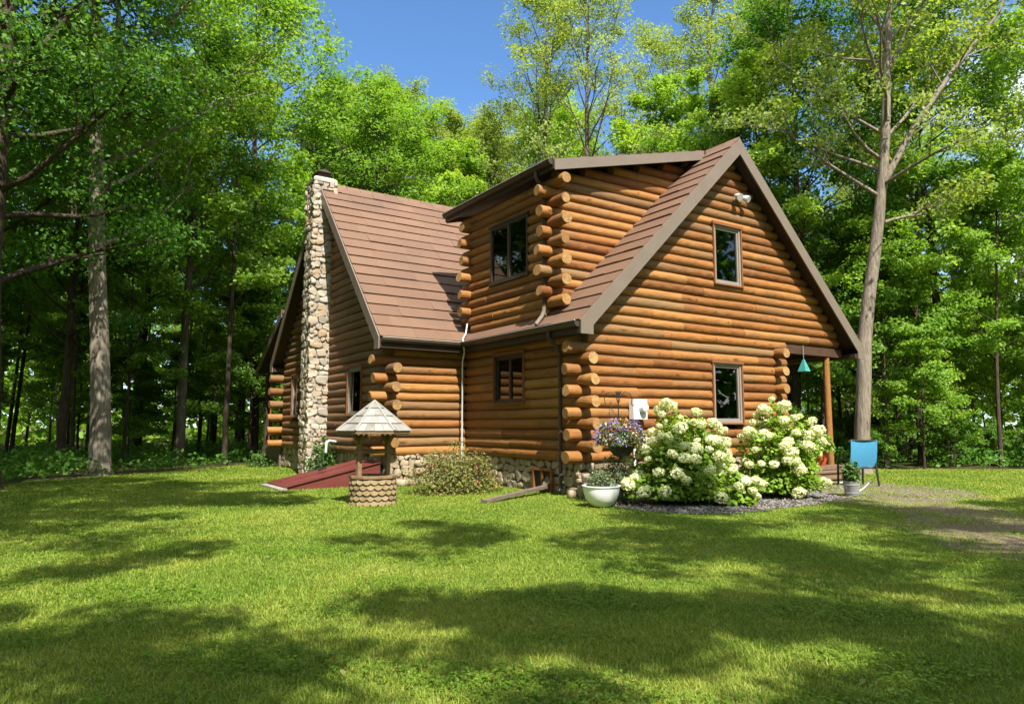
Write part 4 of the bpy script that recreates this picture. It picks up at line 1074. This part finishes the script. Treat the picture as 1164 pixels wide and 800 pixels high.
def scatter(n_try, dmin_fn, kinds_fn, dmax, lim, band=None):
    cnt = 0
    for _ in range(n_try):
        d = math.sqrt(RT.uniform(20**2, dmax**2)); a = RT.uniform(-.74, .76)
        x = CAMX+d*math.sin(a+.587); y = CAMY+d*math.cos(a+.587)
        if in_clear(x, y): continue
        if -4 < x < 12.2 and -2 < y < 20: continue
        if abs(a-(math.atan2(-8.7-CAMX, 14.2-CAMY)-.587)) < .13 and d < 31: continue   # the pale trunk stands clear at the edge
        dm = dmin_fn(d, a)
        if any((x-px)**2+(y-py)**2 < dm*dm for px, py in placed): continue
        placed.append((x, y))
        sec = 'L' if a < -.25 else ('M' if a < .22 else 'R')
        k, sc = kinds_fn(a, d, sec)
        H0 = {'tallA': 22, 'tallB': 23, 'tallC': 24, 'tallD': 21, 'airy': 25, 'stand': 19, 'pole': 15, 'poleB': 13}.get(k)
        sz = sc
        if H0 and -.27 < a < .015:
            cap = (.47 if a < -.12 else .43)*d+1.6
            sz *= 1.15; sc *= 1.08
            if H0*sz > cap: sz = cap/H0; sc = min(sc, sz*1.15)
        elif H0 and a >= .015 and a < .3: sz = sc*1.12
        lab, nm = DESC[k]
        plant_tree(k, x, y, sc, None, lab % GL[sec], 'tree' if k != 'shrub' else 'shrub', f'{nm}s in the woods {GL[sec]}', sz)
        cnt += 1
        if cnt >= lim: break
    return cnt
def k_tall(a, d, sec):
    if sec == 'L': k = RT.choices(['tallA', 'tallB', 'tallD', 'stand'], [2, 2, 1, 6])[0]
    elif sec == 'M': k = RT.choices(['tallA', 'tallB', 'tallC', 'airy', 'pole'], [1, 2, 6, 3, 1])[0]
    else: k = RT.choices(['tallA', 'tallB', 'tallC', 'airy', 'pole', 'poleB'], [2, 3, 3, 2, 3, 2])[0]
    return k, RT.uniform(.85, 1.12)
RT.seed(5)
c1 = scatter(5000, lambda d, a=0: (2.6 if d < 33 else 5.2) if a < -.25 else (3.8 if a < .1 else (4.2 if d < 36 else 8.0)), k_tall, 68, 140)
c2 = scatter(4000, lambda d, a: (2.1 if a < -.25 else 2.0) if d < 38 else 3.0, lambda a, d, s: (RT.choice(['under', 'pole', 'pole', 'edge', 'poleB'] if s == 'R' else (['under', 'edge', 'edgeB', 'pole'] if s == 'M' else ['under', 'underB', 'poleB', 'poleB', 'edgeB', 'pole'])), RT.uniform(.7, 1.25)), 58, 135)
c3 = scatter(6000, lambda d, a: 2.6 if a < -.2 else 1.4, lambda a, d, s: ('shrub', RT.uniform(.45, 1.0) if s == 'L' else RT.uniform(.6, 1.2)), 40, 48)
print('woods', c1, c2, c3)

# undergrowth and the far wood
def mass(name, seed, n, region, zfun, size, mat, kind='stuff'):
    rng = np.random.default_rng(seed); C = region(rng, n); n = len(C)
    Nn = unit(np.array([0, 0, .6])+rng.normal(size=(n, 3))*.6); L = size*rng.uniform(.6, 1.4, n)
    V, F = leaf_cloud(rng, C, Nn, L, L*.7)
    o = np_mesh(name, V, F, [mat], None, rnd=np.repeat(rng.random(n), 4)); return o
def reg_under(rng, n):
    d = np.sqrt(rng.uniform(20**2, 52**2, n*2)); a = rng.uniform(-.76, .78, n*2)
    x = CAMX+d*np.sin(a+.587); y = CAMY+d*np.cos(a+.587)
    ok = ~inside(CLEAR, x, y); ok &= ~((x > -4) & (x < 11) & (y > -2) & (y < 19))
    cl_ = np.sin(x*1.7)+np.sin(y*1.9+1)+np.sin(x*.7-y*.9)+rng.uniform(-1, 1, n*2)
    ok &= cl_ > -.3
    h = .12+.65*np.clip(cl_+.3, 0, 2)/2*rng.random(n*2)
    return np.stack([x, y, h], 1)[ok][:n]
tag(mass('undergrowth', 41, 60000, reg_under, None, .16, M['leaf_dark']), 'low leafy undergrowth covering the ground under the trees', 'undergrowth', None, 'stuff')
def reg_far(rng, n):
    d = rng.uniform(70, 92, n); a = rng.uniform(-.85, .85, n)
    x = CAMX+d*np.sin(a+.587); y = CAMY+d*np.cos(a+.587)
    hmax = 15+4*np.sin(a*23)+3*np.sin(a*51+1)
    z = hmax*rng.random(n)**1.15
    keep = np.sin(x*.55)*np.sin(y*.5)*np.sin(z*.8)+rng.uniform(-.6, .6, n) > -.25
    return np.stack([x, y, z], 1)[keep]
tag(mass('far_woods', 42, 52000, reg_far, None, .95, M['leaf_lime']), 'far mass of green woods closing the view behind the trunks', 'woods', None, 'stuff')

def reg_back(rng, n):
    d = rng.uniform(42, 56, n); a = rng.uniform(.85, 2*math.pi-.85, n)
    x = CAMX+d*np.sin(a+.587); y = CAMY+d*np.cos(a+.587)
    z = (24+3*np.sin(a*19)+2*np.sin(a*43+1))*rng.random(n)
    return np.stack([x, y, z], 1)
tag(mass('surrounding_woods', 43, 45000, reg_back, None, 1.1, M['leaf_dark']), 'woods closing the clearing behind the viewer, mirrored dark in the window panes', 'woods', None, 'stuff')

# ------------------------------------------------------------------ grass
def make_grass():
    rng = np.random.default_rng(77)
    n = 760000
    d = 2.6+(33-2.6)*rng.random(n)**1.6; a = rng.uniform(-.72, .72, n)
    x = CAMX+d*np.sin(a+.587); y = CAMY+d*np.cos(a+.587)
    ok = inside(CLEAR, x, y)
    ok &= ~((x > -2.6) & (x < 10) & (y > -.35) & (y < 16) & ~((x < -.1) & (y < 5.1)))
    ok &= ~inside(GRAVEL, x, y)
    pin = inside(PATH, x+.5*np.sin(y*3.1+x), y+.45*np.sin(x*2.7-y*1.3)); pn = np.sin(x*1.9+.5)*np.sin(y*2.3)+.6*np.sin(x*4.3-y*3.1)+.5*np.sin(y*5.7+x*1.3); ok &= ~(pin & (rng.random(n) > np.clip(.5+.5*pn, .12, 1)))
    ok &= ~((x > HX0-.2) & (x < HX1) & (y > HY0-.05) & (y < HY1))
    ok &= ((x+4.55)**2+(y-1.28)**2) > .5**2
    x, y, d = x[ok], y[ok], d[ok]; n = len(x)
    h = rng.uniform(.012, .030, n)*np.where(rng.random(n) < .06, 1.9, 1.0)*(1+.25*np.sin(x*2.3+y)*np.sin(y*1.9))*(1+d*.012)
    wd = .003+.0009*d
    az = rng.uniform(0, 6.283, n); lean = rng.uniform(.2, 1.6, n)*h
    b0 = np.stack([x, y, np.zeros(n)], 1); sx = np.stack([np.cos(az), np.sin(az), np.zeros(n)], 1); fx = np.stack([-np.sin(az), np.cos(az), np.zeros(n)], 1)
    V = np.empty((n, 3, 3)); V[:, 0] = b0-sx*wd[:, None]/2; V[:, 1] = b0+sx*wd[:, None]/2; V[:, 2] = b0+fx*lean[:, None]; V[:, 2, 2] = h
    o = np_mesh('grass', V.reshape(-1, 3), np.arange(3*n).reshape(n, 3), [M['grass']], None, rnd=np.repeat(rng.random(n), 3), tri=True)
    tag(o, 'short mown grass blades covering the whole lawn', 'grass', None, 'stuff')
    # clover
    n = 60000
    d = 2.6+9*rng.random(n)**1.3; a = rng.uniform(-.72, .72, n)
    x = CAMX+d*np.sin(a+.587); y = CAMY+d*np.cos(a+.587)
    ok = (np.sin(x*1.9+.4)*np.sin(y*2.3)+.6*np.sin(x*4.1+y*3.3) + rng.uniform(-.45, .45, n)) > .55
    x, y = x[ok], y[ok]; n = len(x)
    C = np.repeat(np.stack([x, y, rng.uniform(.025, .06, n)], 1), 3, 0)+rng.normal(size=(3*n, 3))*np.array([.009, .009, .002])
    Nn = unit(np.array([0, 0, 1.])+rng.normal(size=(3*n, 3))*.25)
    V, F = leaf_cloud(rng, C, Nn, .021*rng.uniform(.7, 1.4, 3*n), .019, .05)
    tag(np_mesh('clover', V, F, [M['leaf_hyd']], None, rnd=np.repeat(rng.random(3*n)*.4, 4)), 'clover patches growing in the near lawn', 'clover', None, 'stuff')
make_grass()
def make_gravel():
    rng = np.random.default_rng(78); n = 6500
    x = rng.uniform(-.8, 6.6, n); y = rng.uniform(-4.5, -.4, n); ok = inside(GRAVEL, x, y)
    x2 = rng.uniform(1.8, 9.4, 900); y2 = rng.uniform(-5, -1, 900); ok2 = inside(PATH, x2, y2)
    x = np.concatenate([x[ok], x2[ok2]]); y = np.concatenate([y[ok], y2[ok2]]); n = len(x)
    base = np.array([(1, 0, 0), (0, 1, 0), (-1, 0, 0), (0, -1, 0), (0, 0, 1.)])
    F0 = np.array([(0, 1, 4), (1, 2, 4), (2, 3, 4), (3, 0, 4)])
    s_ = rng.uniform(.012, .034, n); az = rng.uniform(0, 6.28, n)
    V = np.empty((n, 5, 3))
    sq = rng.uniform(.6, 1.2, (n, 5)); 
    for k in range(5):
        bx, by, bz = base[k]
        V[:, k, 0] = x+s_*sq[:, k]*(bx*np.cos(az)-by*np.sin(az)); V[:, k, 1] = y+s_*sq[:, k]*(bx*np.sin(az)+by*np.cos(az)); V[:, k, 2] = .009+bz*s_*.8*sq[:, k]
    F = (np.arange(n)[:, None, None]*5+F0[None]).reshape(-1, 3)
    o = np_mesh('gravel', V.reshape(-1, 3), F, [M['gravel']], None, rnd=np.repeat(rng.random(n), 5), tri=True)
    tag(o, 'pale grey gravel spread round the hydrangeas and porch steps', 'gravel', None, 'stuff')
make_gravel()
def make_litter():
    rng = np.random.default_rng(79); n = 420
    d = 3+19*rng.random(n); a = rng.uniform(-.7, .7, n)
    x = CAMX+d*np.sin(a+.587); y = CAMY+d*np.cos(a+.587); ok = inside(CLEAR, x, y) & ~((x > -2.6) & (x < 10) & (y > -.35))
    x, y = x[ok], y[ok]; n = len(x)
    C = np.stack([x, y, np.full(n, .035)], 1); Nn = unit(np.array([0, 0, 1.])+rng.normal(size=(n, 3))*.45)
    L = rng.uniform(.03, .075, n); V, F = leaf_cloud(rng, C, Nn, L, L*.6, .2)
    tag(np_mesh('fallen_leaves', V, F, [M['leaf_bush']], None, rnd=np.repeat(rng.random(n), 4)), 'dry fallen leaves scattered over the lawn', 'leaves', None, 'stuff')
make_litter()

# ------------------------------------------------------------------ shrubs and flowers
def bloom_head(seed):
    rng = np.random.default_rng(seed); n = 190
    u = unit(rng.normal(size=(n, 3))+np.array([0, 0, .35])); rr = .105*(1+.12*np.sin(u[:, 0]*5+seed)*np.sin(u[:, 1]*6))*rng.uniform(.86, 1.06, n)
    C = u*rr[:, None]*np.array([1, 1, .78])
    Nn = unit(u+rng.normal(size=(n, 3))*.35); V, F = leaf_cloud(rng, C, Nn, .042, .040, .1)
    me = np_mesh('flower_head', V, F, [M['bloom']], None, rnd=np.repeat(rng.random(n), 4))
    return me
def hydrangea(label, c, rx, ry, H, nleaf, nbloom, seed, top=.7):
    rng = np.random.default_rng(seed); rg = random.Random(seed)
    root = thing('hydrangea_bush', label, 'hydrangea', (c[0], c[1], 0))
    # stems
    sm = MB()
    for k in range(int(16+nbloom*.5)):
        a = rg.uniform(0, 6.28); q = math.sqrt(rg.random()); e = Vector((rx*.85*q*math.cos(a), ry*.85*q*math.sin(a), H*(.93-.38*q*q)))
        sm.tube([(e.x*.35, e.y*.35, 0), (e.x*.7, e.y*.7, e.z*.5), e], [.009, .008, .005], 5, cap=False)
    sm.build('stem', [M['twig']], root)
    def surf(u):  # point on the bush surface for direction u (z>=0)
        return np.stack([u[:, 0]*rx, u[:, 1]*ry, .08*H+u[:, 2]*H*.84], 1)
    u = unit(rng.normal(size=(nleaf, 3))); u[:, 2] = np.abs(u[:, 2])
    lump = 1+.10*np.sin(u[:, 0]*7+seed)*np.sin(u[:, 1]*6+1)+.08*np.sin(u[:, 2]*9+u[:, 0]*5)
    t = rng.random(nleaf)**.45
    C = surf(u)*(t*lump)[:, None]; C[:, 2] = surf(u)[:, 2]*(.25+.75*t)*lump
    C[:, 2] = np.maximum(C[:, 2], .05)
    Nn = unit(u*.6+np.array([0, -.15, .7])+rng.normal(size=(nleaf, 3))*.45)
    L = rng.uniform(.07, .15, nleaf); V, F = leaf_cloud(rng, C, Nn, L, L*.75, .2)
    np_mesh('foliage', V, F, [M['leaf_hyd']], root, rnd=np.repeat(rng.random(nleaf), 4))
    heads = [bloom_head(seed+k) for k in range(3)]
    for h in heads: h.parent = root
    k = 0; pts_ = []
    tries = 0
    while k < nbloom and tries < 6000:
        tries += 1
        v = unit(rng.normal(size=(1, 3)))[0]; v[2] = abs(v[2])
        if rg.random() > (.18+.82*v[2]**.8*top/.7) : continue
        if v[1] > .55 and v[2] < .6: continue
        lm = 1+.10*math.sin(v[0]*7+seed)*math.sin(v[1]*6+1)+.08*math.sin(v[2]*9+v[0]*5)
        p = surf(v[None])[0]*lm*rg.uniform(.97, 1.06)
        if p[2] < .15: continue
        if any(np.linalg.norm(p-q_) < .165 for q_ in pts_): continue
        pts_.append(p)
        o = heads[k] if k < 3 else heads[k % 3].copy()
        if k >= 3: COL.objects.link(o); o.parent = root
        o.location = p; s_ = rg.uniform(.65, 1.5); o.scale = (s_, s_, s_*rg.uniform(.9, 1.05)); o.rotation_euler = (rg.uniform(-.5, .5), rg.uniform(-.5, .5), rg.uniform(0, 6))
        k += 1
    return root
hydrangea('big white hydrangea bush below the electric meter, beside the hanging basket', (0.98, -2.12), 1.27, .95, 1.92, 6200, 84, 3)
hydrangea('white hydrangea bush nearer the porch steps, below the lower gable window', (3.78, -2.5), 1.06, .9, 2.12, 4800, 62, 14)
hydrangea('low spill of hydrangea flowers touching the gravel between the two tall bushes', (1.55, -3.0), .62, .45, .72, 900, 11, 25, .9)

def shrub_plant(name, label, cat, loc, rx, ry, H, n, lsz, mat, seed, stem_m=None, parts=(), nst=14, base_z=0.0):
    rng = np.random.default_rng(seed); rg = random.Random(seed)
    root = thing(name, label, cat, loc)
    sm = MB()
    for k in range(nst):
        a = rg.uniform(0, 6.28); q = rg.random()**.5
        e = Vector((rx*q*math.cos(a), ry*q*math.sin(a), base_z+H*(1-.4*q*q)*rg.uniform(.85, 1.08)))
        sm.tube([(e.x*.2, e.y*.2, base_z), (e.x*.65, e.y*.65, base_z+(e.z-base_z)*.5), e], [.008, .006, .003], 4, cap=False)
    sm.build('stem', [stem_m or M['twig']], root)
    def cloud(nm, n_, ls, m_, bias, top):
        u = unit(rng.normal(size=(n_, 3))); u[:, 2] = np.abs(u[:, 2])**top
        lump = 1+.16*np.sin(u[:, 0]*6+seed+bias)*np.sin(u[:, 1]*7)+.12*np.sin(u[:, 2]*8+u[:, 0]*9)
        t = rng.random(n_)**(.4 if bias == 0 else .12)
        C = np.stack([u[:, 0]*rx, u[:, 1]*ry, base_z+u[:, 2]*H], 1)*1.0
        C[:, :2] *= (t*lump)[:, None]; C[:, 2] = base_z+(C[:, 2]-base_z)*(.2+.8*t)*lump+.02
        if bias:
            sel = np.sin(C[:, 0]*9+bias)*np.sin(C[:, 2]*8+bias*2)*np.cos(C[:, 1]*7)+rng.uniform(-.3, .3, n_) > .05; C = C[sel]; u = u[sel]
        k = len(C); Nn = unit(u*.5+np.array([0, 0, .5])+rng.normal(size=(k, 3))*.6); L = ls*rng.uniform(.6, 1.4, k)
        V, F = leaf_cloud(rng, C, Nn, L, L*.6); np_mesh(nm, V, F, [m_], root, rnd=np.repeat(rng.random(k), 4))
    cloud('foliage', n, lsz, mat, 0, .9)
    for i, (nm, n_, ls, m_) in enumerate(parts): cloud(nm, n_, ls, m_, i+1.7, .8)
    return root
shrub_plant('spirea_bush', 'wide tan and green spirea bush in front of the left wing foundation', 'bush', (-1.95, 2.35, 0), 1.25, .75, 1.05, 6500, .065, M['leaf_bush'], 51, nst=40, parts=[('blossom', 500, .05, M['petal_red'])])
shrub_plant('climbing_plant', 'leafy green plant growing at the foot of the stone chimney', 'plant', (-2.95, 9.15, 0), .55, .35, 1.15, 1500, .10, M['leaf_pot'], 52, nst=16)
shrub_plant('weed_clump', 'weedy green clump against the back porch deck', 'plant', (-3.2, 15.7, 0), .6, .4, .55, 900, .08, M['leaf_pot'], 53, nst=12)
shrub_plant('sage_plant', 'dusty green plant growing behind the white bowl below the basket', 'plant', (-0.35, -1.55, 0), .42, .35, 1.0, 1400, .075, M['leaf_sage'], 54, nst=26)

# white bowl planter with its plant
bowl = thing('bowl_planter', 'round white bowl planter on the grass by the cabin corner', 'planter', (-1.0, -1.82, 0))
mb = MB(); mb.lathe([(.01, 0), (.13, 0), (.22, .05), (.31, .16), (.355, .30), (.365, .40), (.385, .41), (.385, .43), (.345, .43), (.335, .36), (.01, .35)], sides=36); mb.build('bowl', [M['white']], bowl)
mb = MB(); mb.lathe([(.338, .365), (.2, .39), (.005, .40)], sides=24); mb.build('soil', [M['soil']], bowl)
shrub_plant('lavender_plant', 'grey green lavender growing in the white bowl planter', 'plant', (-0.98, -1.78, .38), .28, .28, .36, 1100, .05, M['leaf_sage'], 55, M['stem'], nst=30)

# shepherd hook and hanging basket
hook = MB(); HKX, HKY = -0.42, -1.72
hook.tube([(0, 0, -.05), (0, 0, 1.2), (0, 0, 2.28)], .011, 8)
def crook(s_):
    return [(0, 0, 2.05), (s_*.05, 0, 2.22), (s_*.14, 0, 2.31), (s_*.24, 0, 2.28), (s_*.29, 0, 2.17), (s_*.27, 0, 2.06), (s_*.30, 0, 2.02), (s_*.335, 0, 2.05)]
hook.tube(crook(-1), .009, 8); hook.tube(crook(1), .009, 8)
for s_ in (-1, 0, 1):
    hook.tube([(0, -.01, 2.2), (s_*.05, -.015, 2.32), (s_*.09, -.015, 2.30)], [.018, .014, .004], 6)
ho = hook.build('shepherd_hook', [M['black']], None, loc=(HKX, HKY, 0)); tag(ho, 'black iron double shepherd hook standing at the cabin corner', 'plant hook'); ho.rotation_euler.z = -.55
bk = shrub_plant('hanging_basket', 'round flower basket of purple, white and coral blooms hanging on the black hook', 'flower basket', (HKX+.02, HKY-.05, 0), .56, .50, .52, 2200, .06, M['leaf_pot'], 56, M['stem'],
    parts=[('blossom', 1500, .055, M['petal_purple']), ('blossom', 900, .055, M['petal_dark']), ('blossom', 1700, .05, M['petal_white']), ('blossom', 650, .055, M['petal_red'])], nst=22, base_z=1.18)
mb = MB(); mb.lathe([(.02, .98), (.16, 1.0), (.24, 1.10), (.28, 1.24), (.265, 1.24), (.22, 1.12), (.02, 1.06)], sides=24)
for a in (0, 2.1, 4.2): mb.tube([(.27*math.cos(a), .27*math.sin(a), 1.23), (-.2, .12, 2.05)], .004, 5)
mb.build('basket', [M['black']], bk)

# downspout extension board on the grass
pk = MB(); pk.prism([(-.05, -1.65, 0.02), (.08, -1.65, 0.02), (.08, .55, .10), (.08, 1.45, .35), (-.05, 1.45, .35), (-.05, .55, .10)][:0] or [(-.075, 0, .01), (.075, 0, .01), (.075, 0, .075), (-.075, 0, .075)], (0, 2.7, .12))
pk.prism([(-.08, 2.55, .11), (.08, 2.55, .11), (.08, 2.60, .22), (-.08, 2.60, .22)], (0, .38, .36))
po = pk.build('drain_trough', [M['plank']], None, smooth=False, loc=(-2.62, 0.02, 0)); po.rotation_euler.z = -math.atan2(2.35, 1.05)
tag(po, 'weathered wooden drain trough lying on the grass from the cabin corner', 'drain trough')

# patio chair
ch = thing('patio_chair', 'blue sling patio chair with dark metal frame beside the porch steps', 'chair', (7.95, -2.05, 0), -0.50); ch.scale = (1.06, 1.06, 1.03)
mb = MB()
n = 8; V = []; F = []
for i in range(n+1):
    t = i/n; z = .50+.66*t; y = -.10*t-.02*math.sin(t*3.14)
    for x in (-.345, -.17, 0, .17, .345): V += [(x, y-.035+.035*(1-(x/.345)**2), z+.035*t), (x, y-.020+.035*(1-(x/.345)**2), z+.035*t)]
for i in range(n):
    for q in range(4):
        b_ = i*10+q*2
        F += [(b_, b_+2, b_+12, b_+10), (b_+1, b_+11, b_+13, b_+3)]
    F += [(i*10, i*10+10, i*10+11, i*10+1), (i*10+8, i*10+9, i*10+19, i*10+18)]
for q in range(4): F += [(q*2, q*2+1, q*2+3, q*2+2), (n*10+q*2, n*10+q*2+2, n*10+q*2+3, n*10+q*2+1)]
mb.add(V, F); mb.build('backrest', [M['blue']], ch)
mb = MB(); mb.box((-.30, .02, .455), (.30, .52, .470)); mb.build('seat', [M['blue']], ch, smooth=False)
mb = MB()
for x in (-.32, .32):
    mb.tube([(x, -.12, 1.18), (x, -.02, .62), (x, .0, .46), (x, .54, .46)], .016, 8)
    mb.tube([(x, -.03, .68), (x, .25, .69), (x, .52, .67)], [.022, .026, .022], 8)
mb.tube([(-.32, -.12, 1.18), (.32, -.12, 1.18)], .016, 8); mb.tube([(-.32, .0, .46), (.32, 0, .46)], .016, 8); mb.tube([(-.32, .54, .46), (.32, .54, .46)], .014, 8)
mb.build('frame', [M['black']], ch)
for x in (-.335, .335):
    for y0, y1 in ((-.02, -.14), (.52, .56)):
        mb = MB(); mb.tube([(x, y0, .68), (x, (y0+y1)/2, .35), (x, y1, 0)], [.026, .028, .024], 8); mb.build('leg', [M['black']], ch)

# watering can planter
wc = thing('watering_can', 'galvanised watering can used as a planter beside the blue chair', 'watering can', (5.15, -3.40, .012), -0.6)
mb = MB(); mb.lathe([(.005, 0), (.135, 0), (.15, .02), (.175, .33), (.18, .34), (.165, .34), (.14, .05), (.005, .04)], sides=28)
for z in (.08, .26): mb.lathe([(.145+z*.09, z-.008), (.158+z*.09, z), (.145+z*.09, z+.008)], sides=28)
mb.build('can', [M['galv']], wc)
mb = MB(); mb.tube([(.14, 0, .09), (.27, 0, .17), (.40, 0, .30)], [.035, .025, .018], 10); mb.tube([(.40, 0, .30), (.44, 0, .325)], [.02, .05], 12); mb.build('spout', [M['galv']], wc)
mb = MB(); mb.tube([(-.17, 0, .30), (-.27, 0, .30), (-.28, 0, .20), (-.15, 0, .10)], .012, 8); mb.build('handle', [M['galv']], wc)
mb = MB(); mb.lathe([(.16, .30), (.005, .32)], sides=20); mb.build('soil', [M['soil']], wc)
shrub_plant('potted_plant', 'upright leafy green plant growing in the galvanised watering can', 'plant', (5.15, -3.40, .32), .20, .20, .45, 700, .08, M['leaf_pot'], 57, M['stem'], nst=12)

# plant stand in the room, seen through the lower gable window
st = thing('plant_stand', 'golden wooden plant stand seen through the lower gable window', 'plant stand', (4.95, 0.36, .74))
mb = MB(); mb.tube([(0, 0, 0), (0, 0, .8), (0, 0, 1.62)], .035, 8, rnd=.8); mb.build('post', [M['log']], st)
mb = MB(); mb.box((-.05, -.1, 1.36), (.42, .12, 1.41)); mb.build('shelf', [M['log']], st, smooth=False)
for x in (-.1, .1): mb = MB(); mb.tube([(0, 0, .25), (x*1.2, 0, .1), (x*2.2, 0, 0)], .02, 6, rnd=.8); mb.build('leg', [M['log']], st)
# porch flower pots
pp = thing('flower_pot', 'glossy red flower pot at the porch edge by the log post', 'flower pot', (9.05, -0.1, .42))
mb = MB(); mb.lathe([(.005, 0), (.15, 0), (.22, .2), (.24, .40), (.26, .41), (.26, .46), (.22, .46), (.20, .40), (.005, .38)], sides=28); mb.build('pot', [M['terracotta']], pp)
mb = MB(); mb.lathe([(.215, .41), (.005, .43)], sides=20); mb.build('soil', [M['soil']], pp)
shrub_plant('geranium_plant', 'bushy green plant spilling from the red porch pot', 'plant', (9.05, -0.1, .82), .50, .42, .52, 1500, .11, M['leaf_hyd'], 58, M['stem'], parts=[('blossom', 260, .06, M['petal_white'])])
# wind chime / bell hanging from the porch beam
bl = thing('wind_bell', 'teal triangular wind bell hanging under the porch beam', 'wind bell', (8.38, -0.16, 3.2))
mb = MB(); mb.tube([(0, 0, .32), (0, 0, .78)], .008, 6); mb.build('cord', [M['galv']], bl)
mb = MB(); V = [(-.13, -.13, 0), (.13, -.13, 0), (.13, .13, 0), (-.13, .13, 0), (-.02, -.02, .36), (.02, -.02, .36), (.02, .02, .36), (-.02, .02, .36)]
mb.add(V, [(0, 1, 5, 4), (1, 2, 6, 5), (2, 3, 7, 6), (3, 0, 4, 7), (4, 5, 6, 7), (3, 2, 1, 0)]); mb.build('bell', [M['teal']], bl, smooth=False)

# prototypes that were never planted go away
for k, o in P.items():
    if k not in used:
        for ch_ in list(o.children): bpy.data.objects.remove(ch_)
        bpy.data.objects.remove(o)
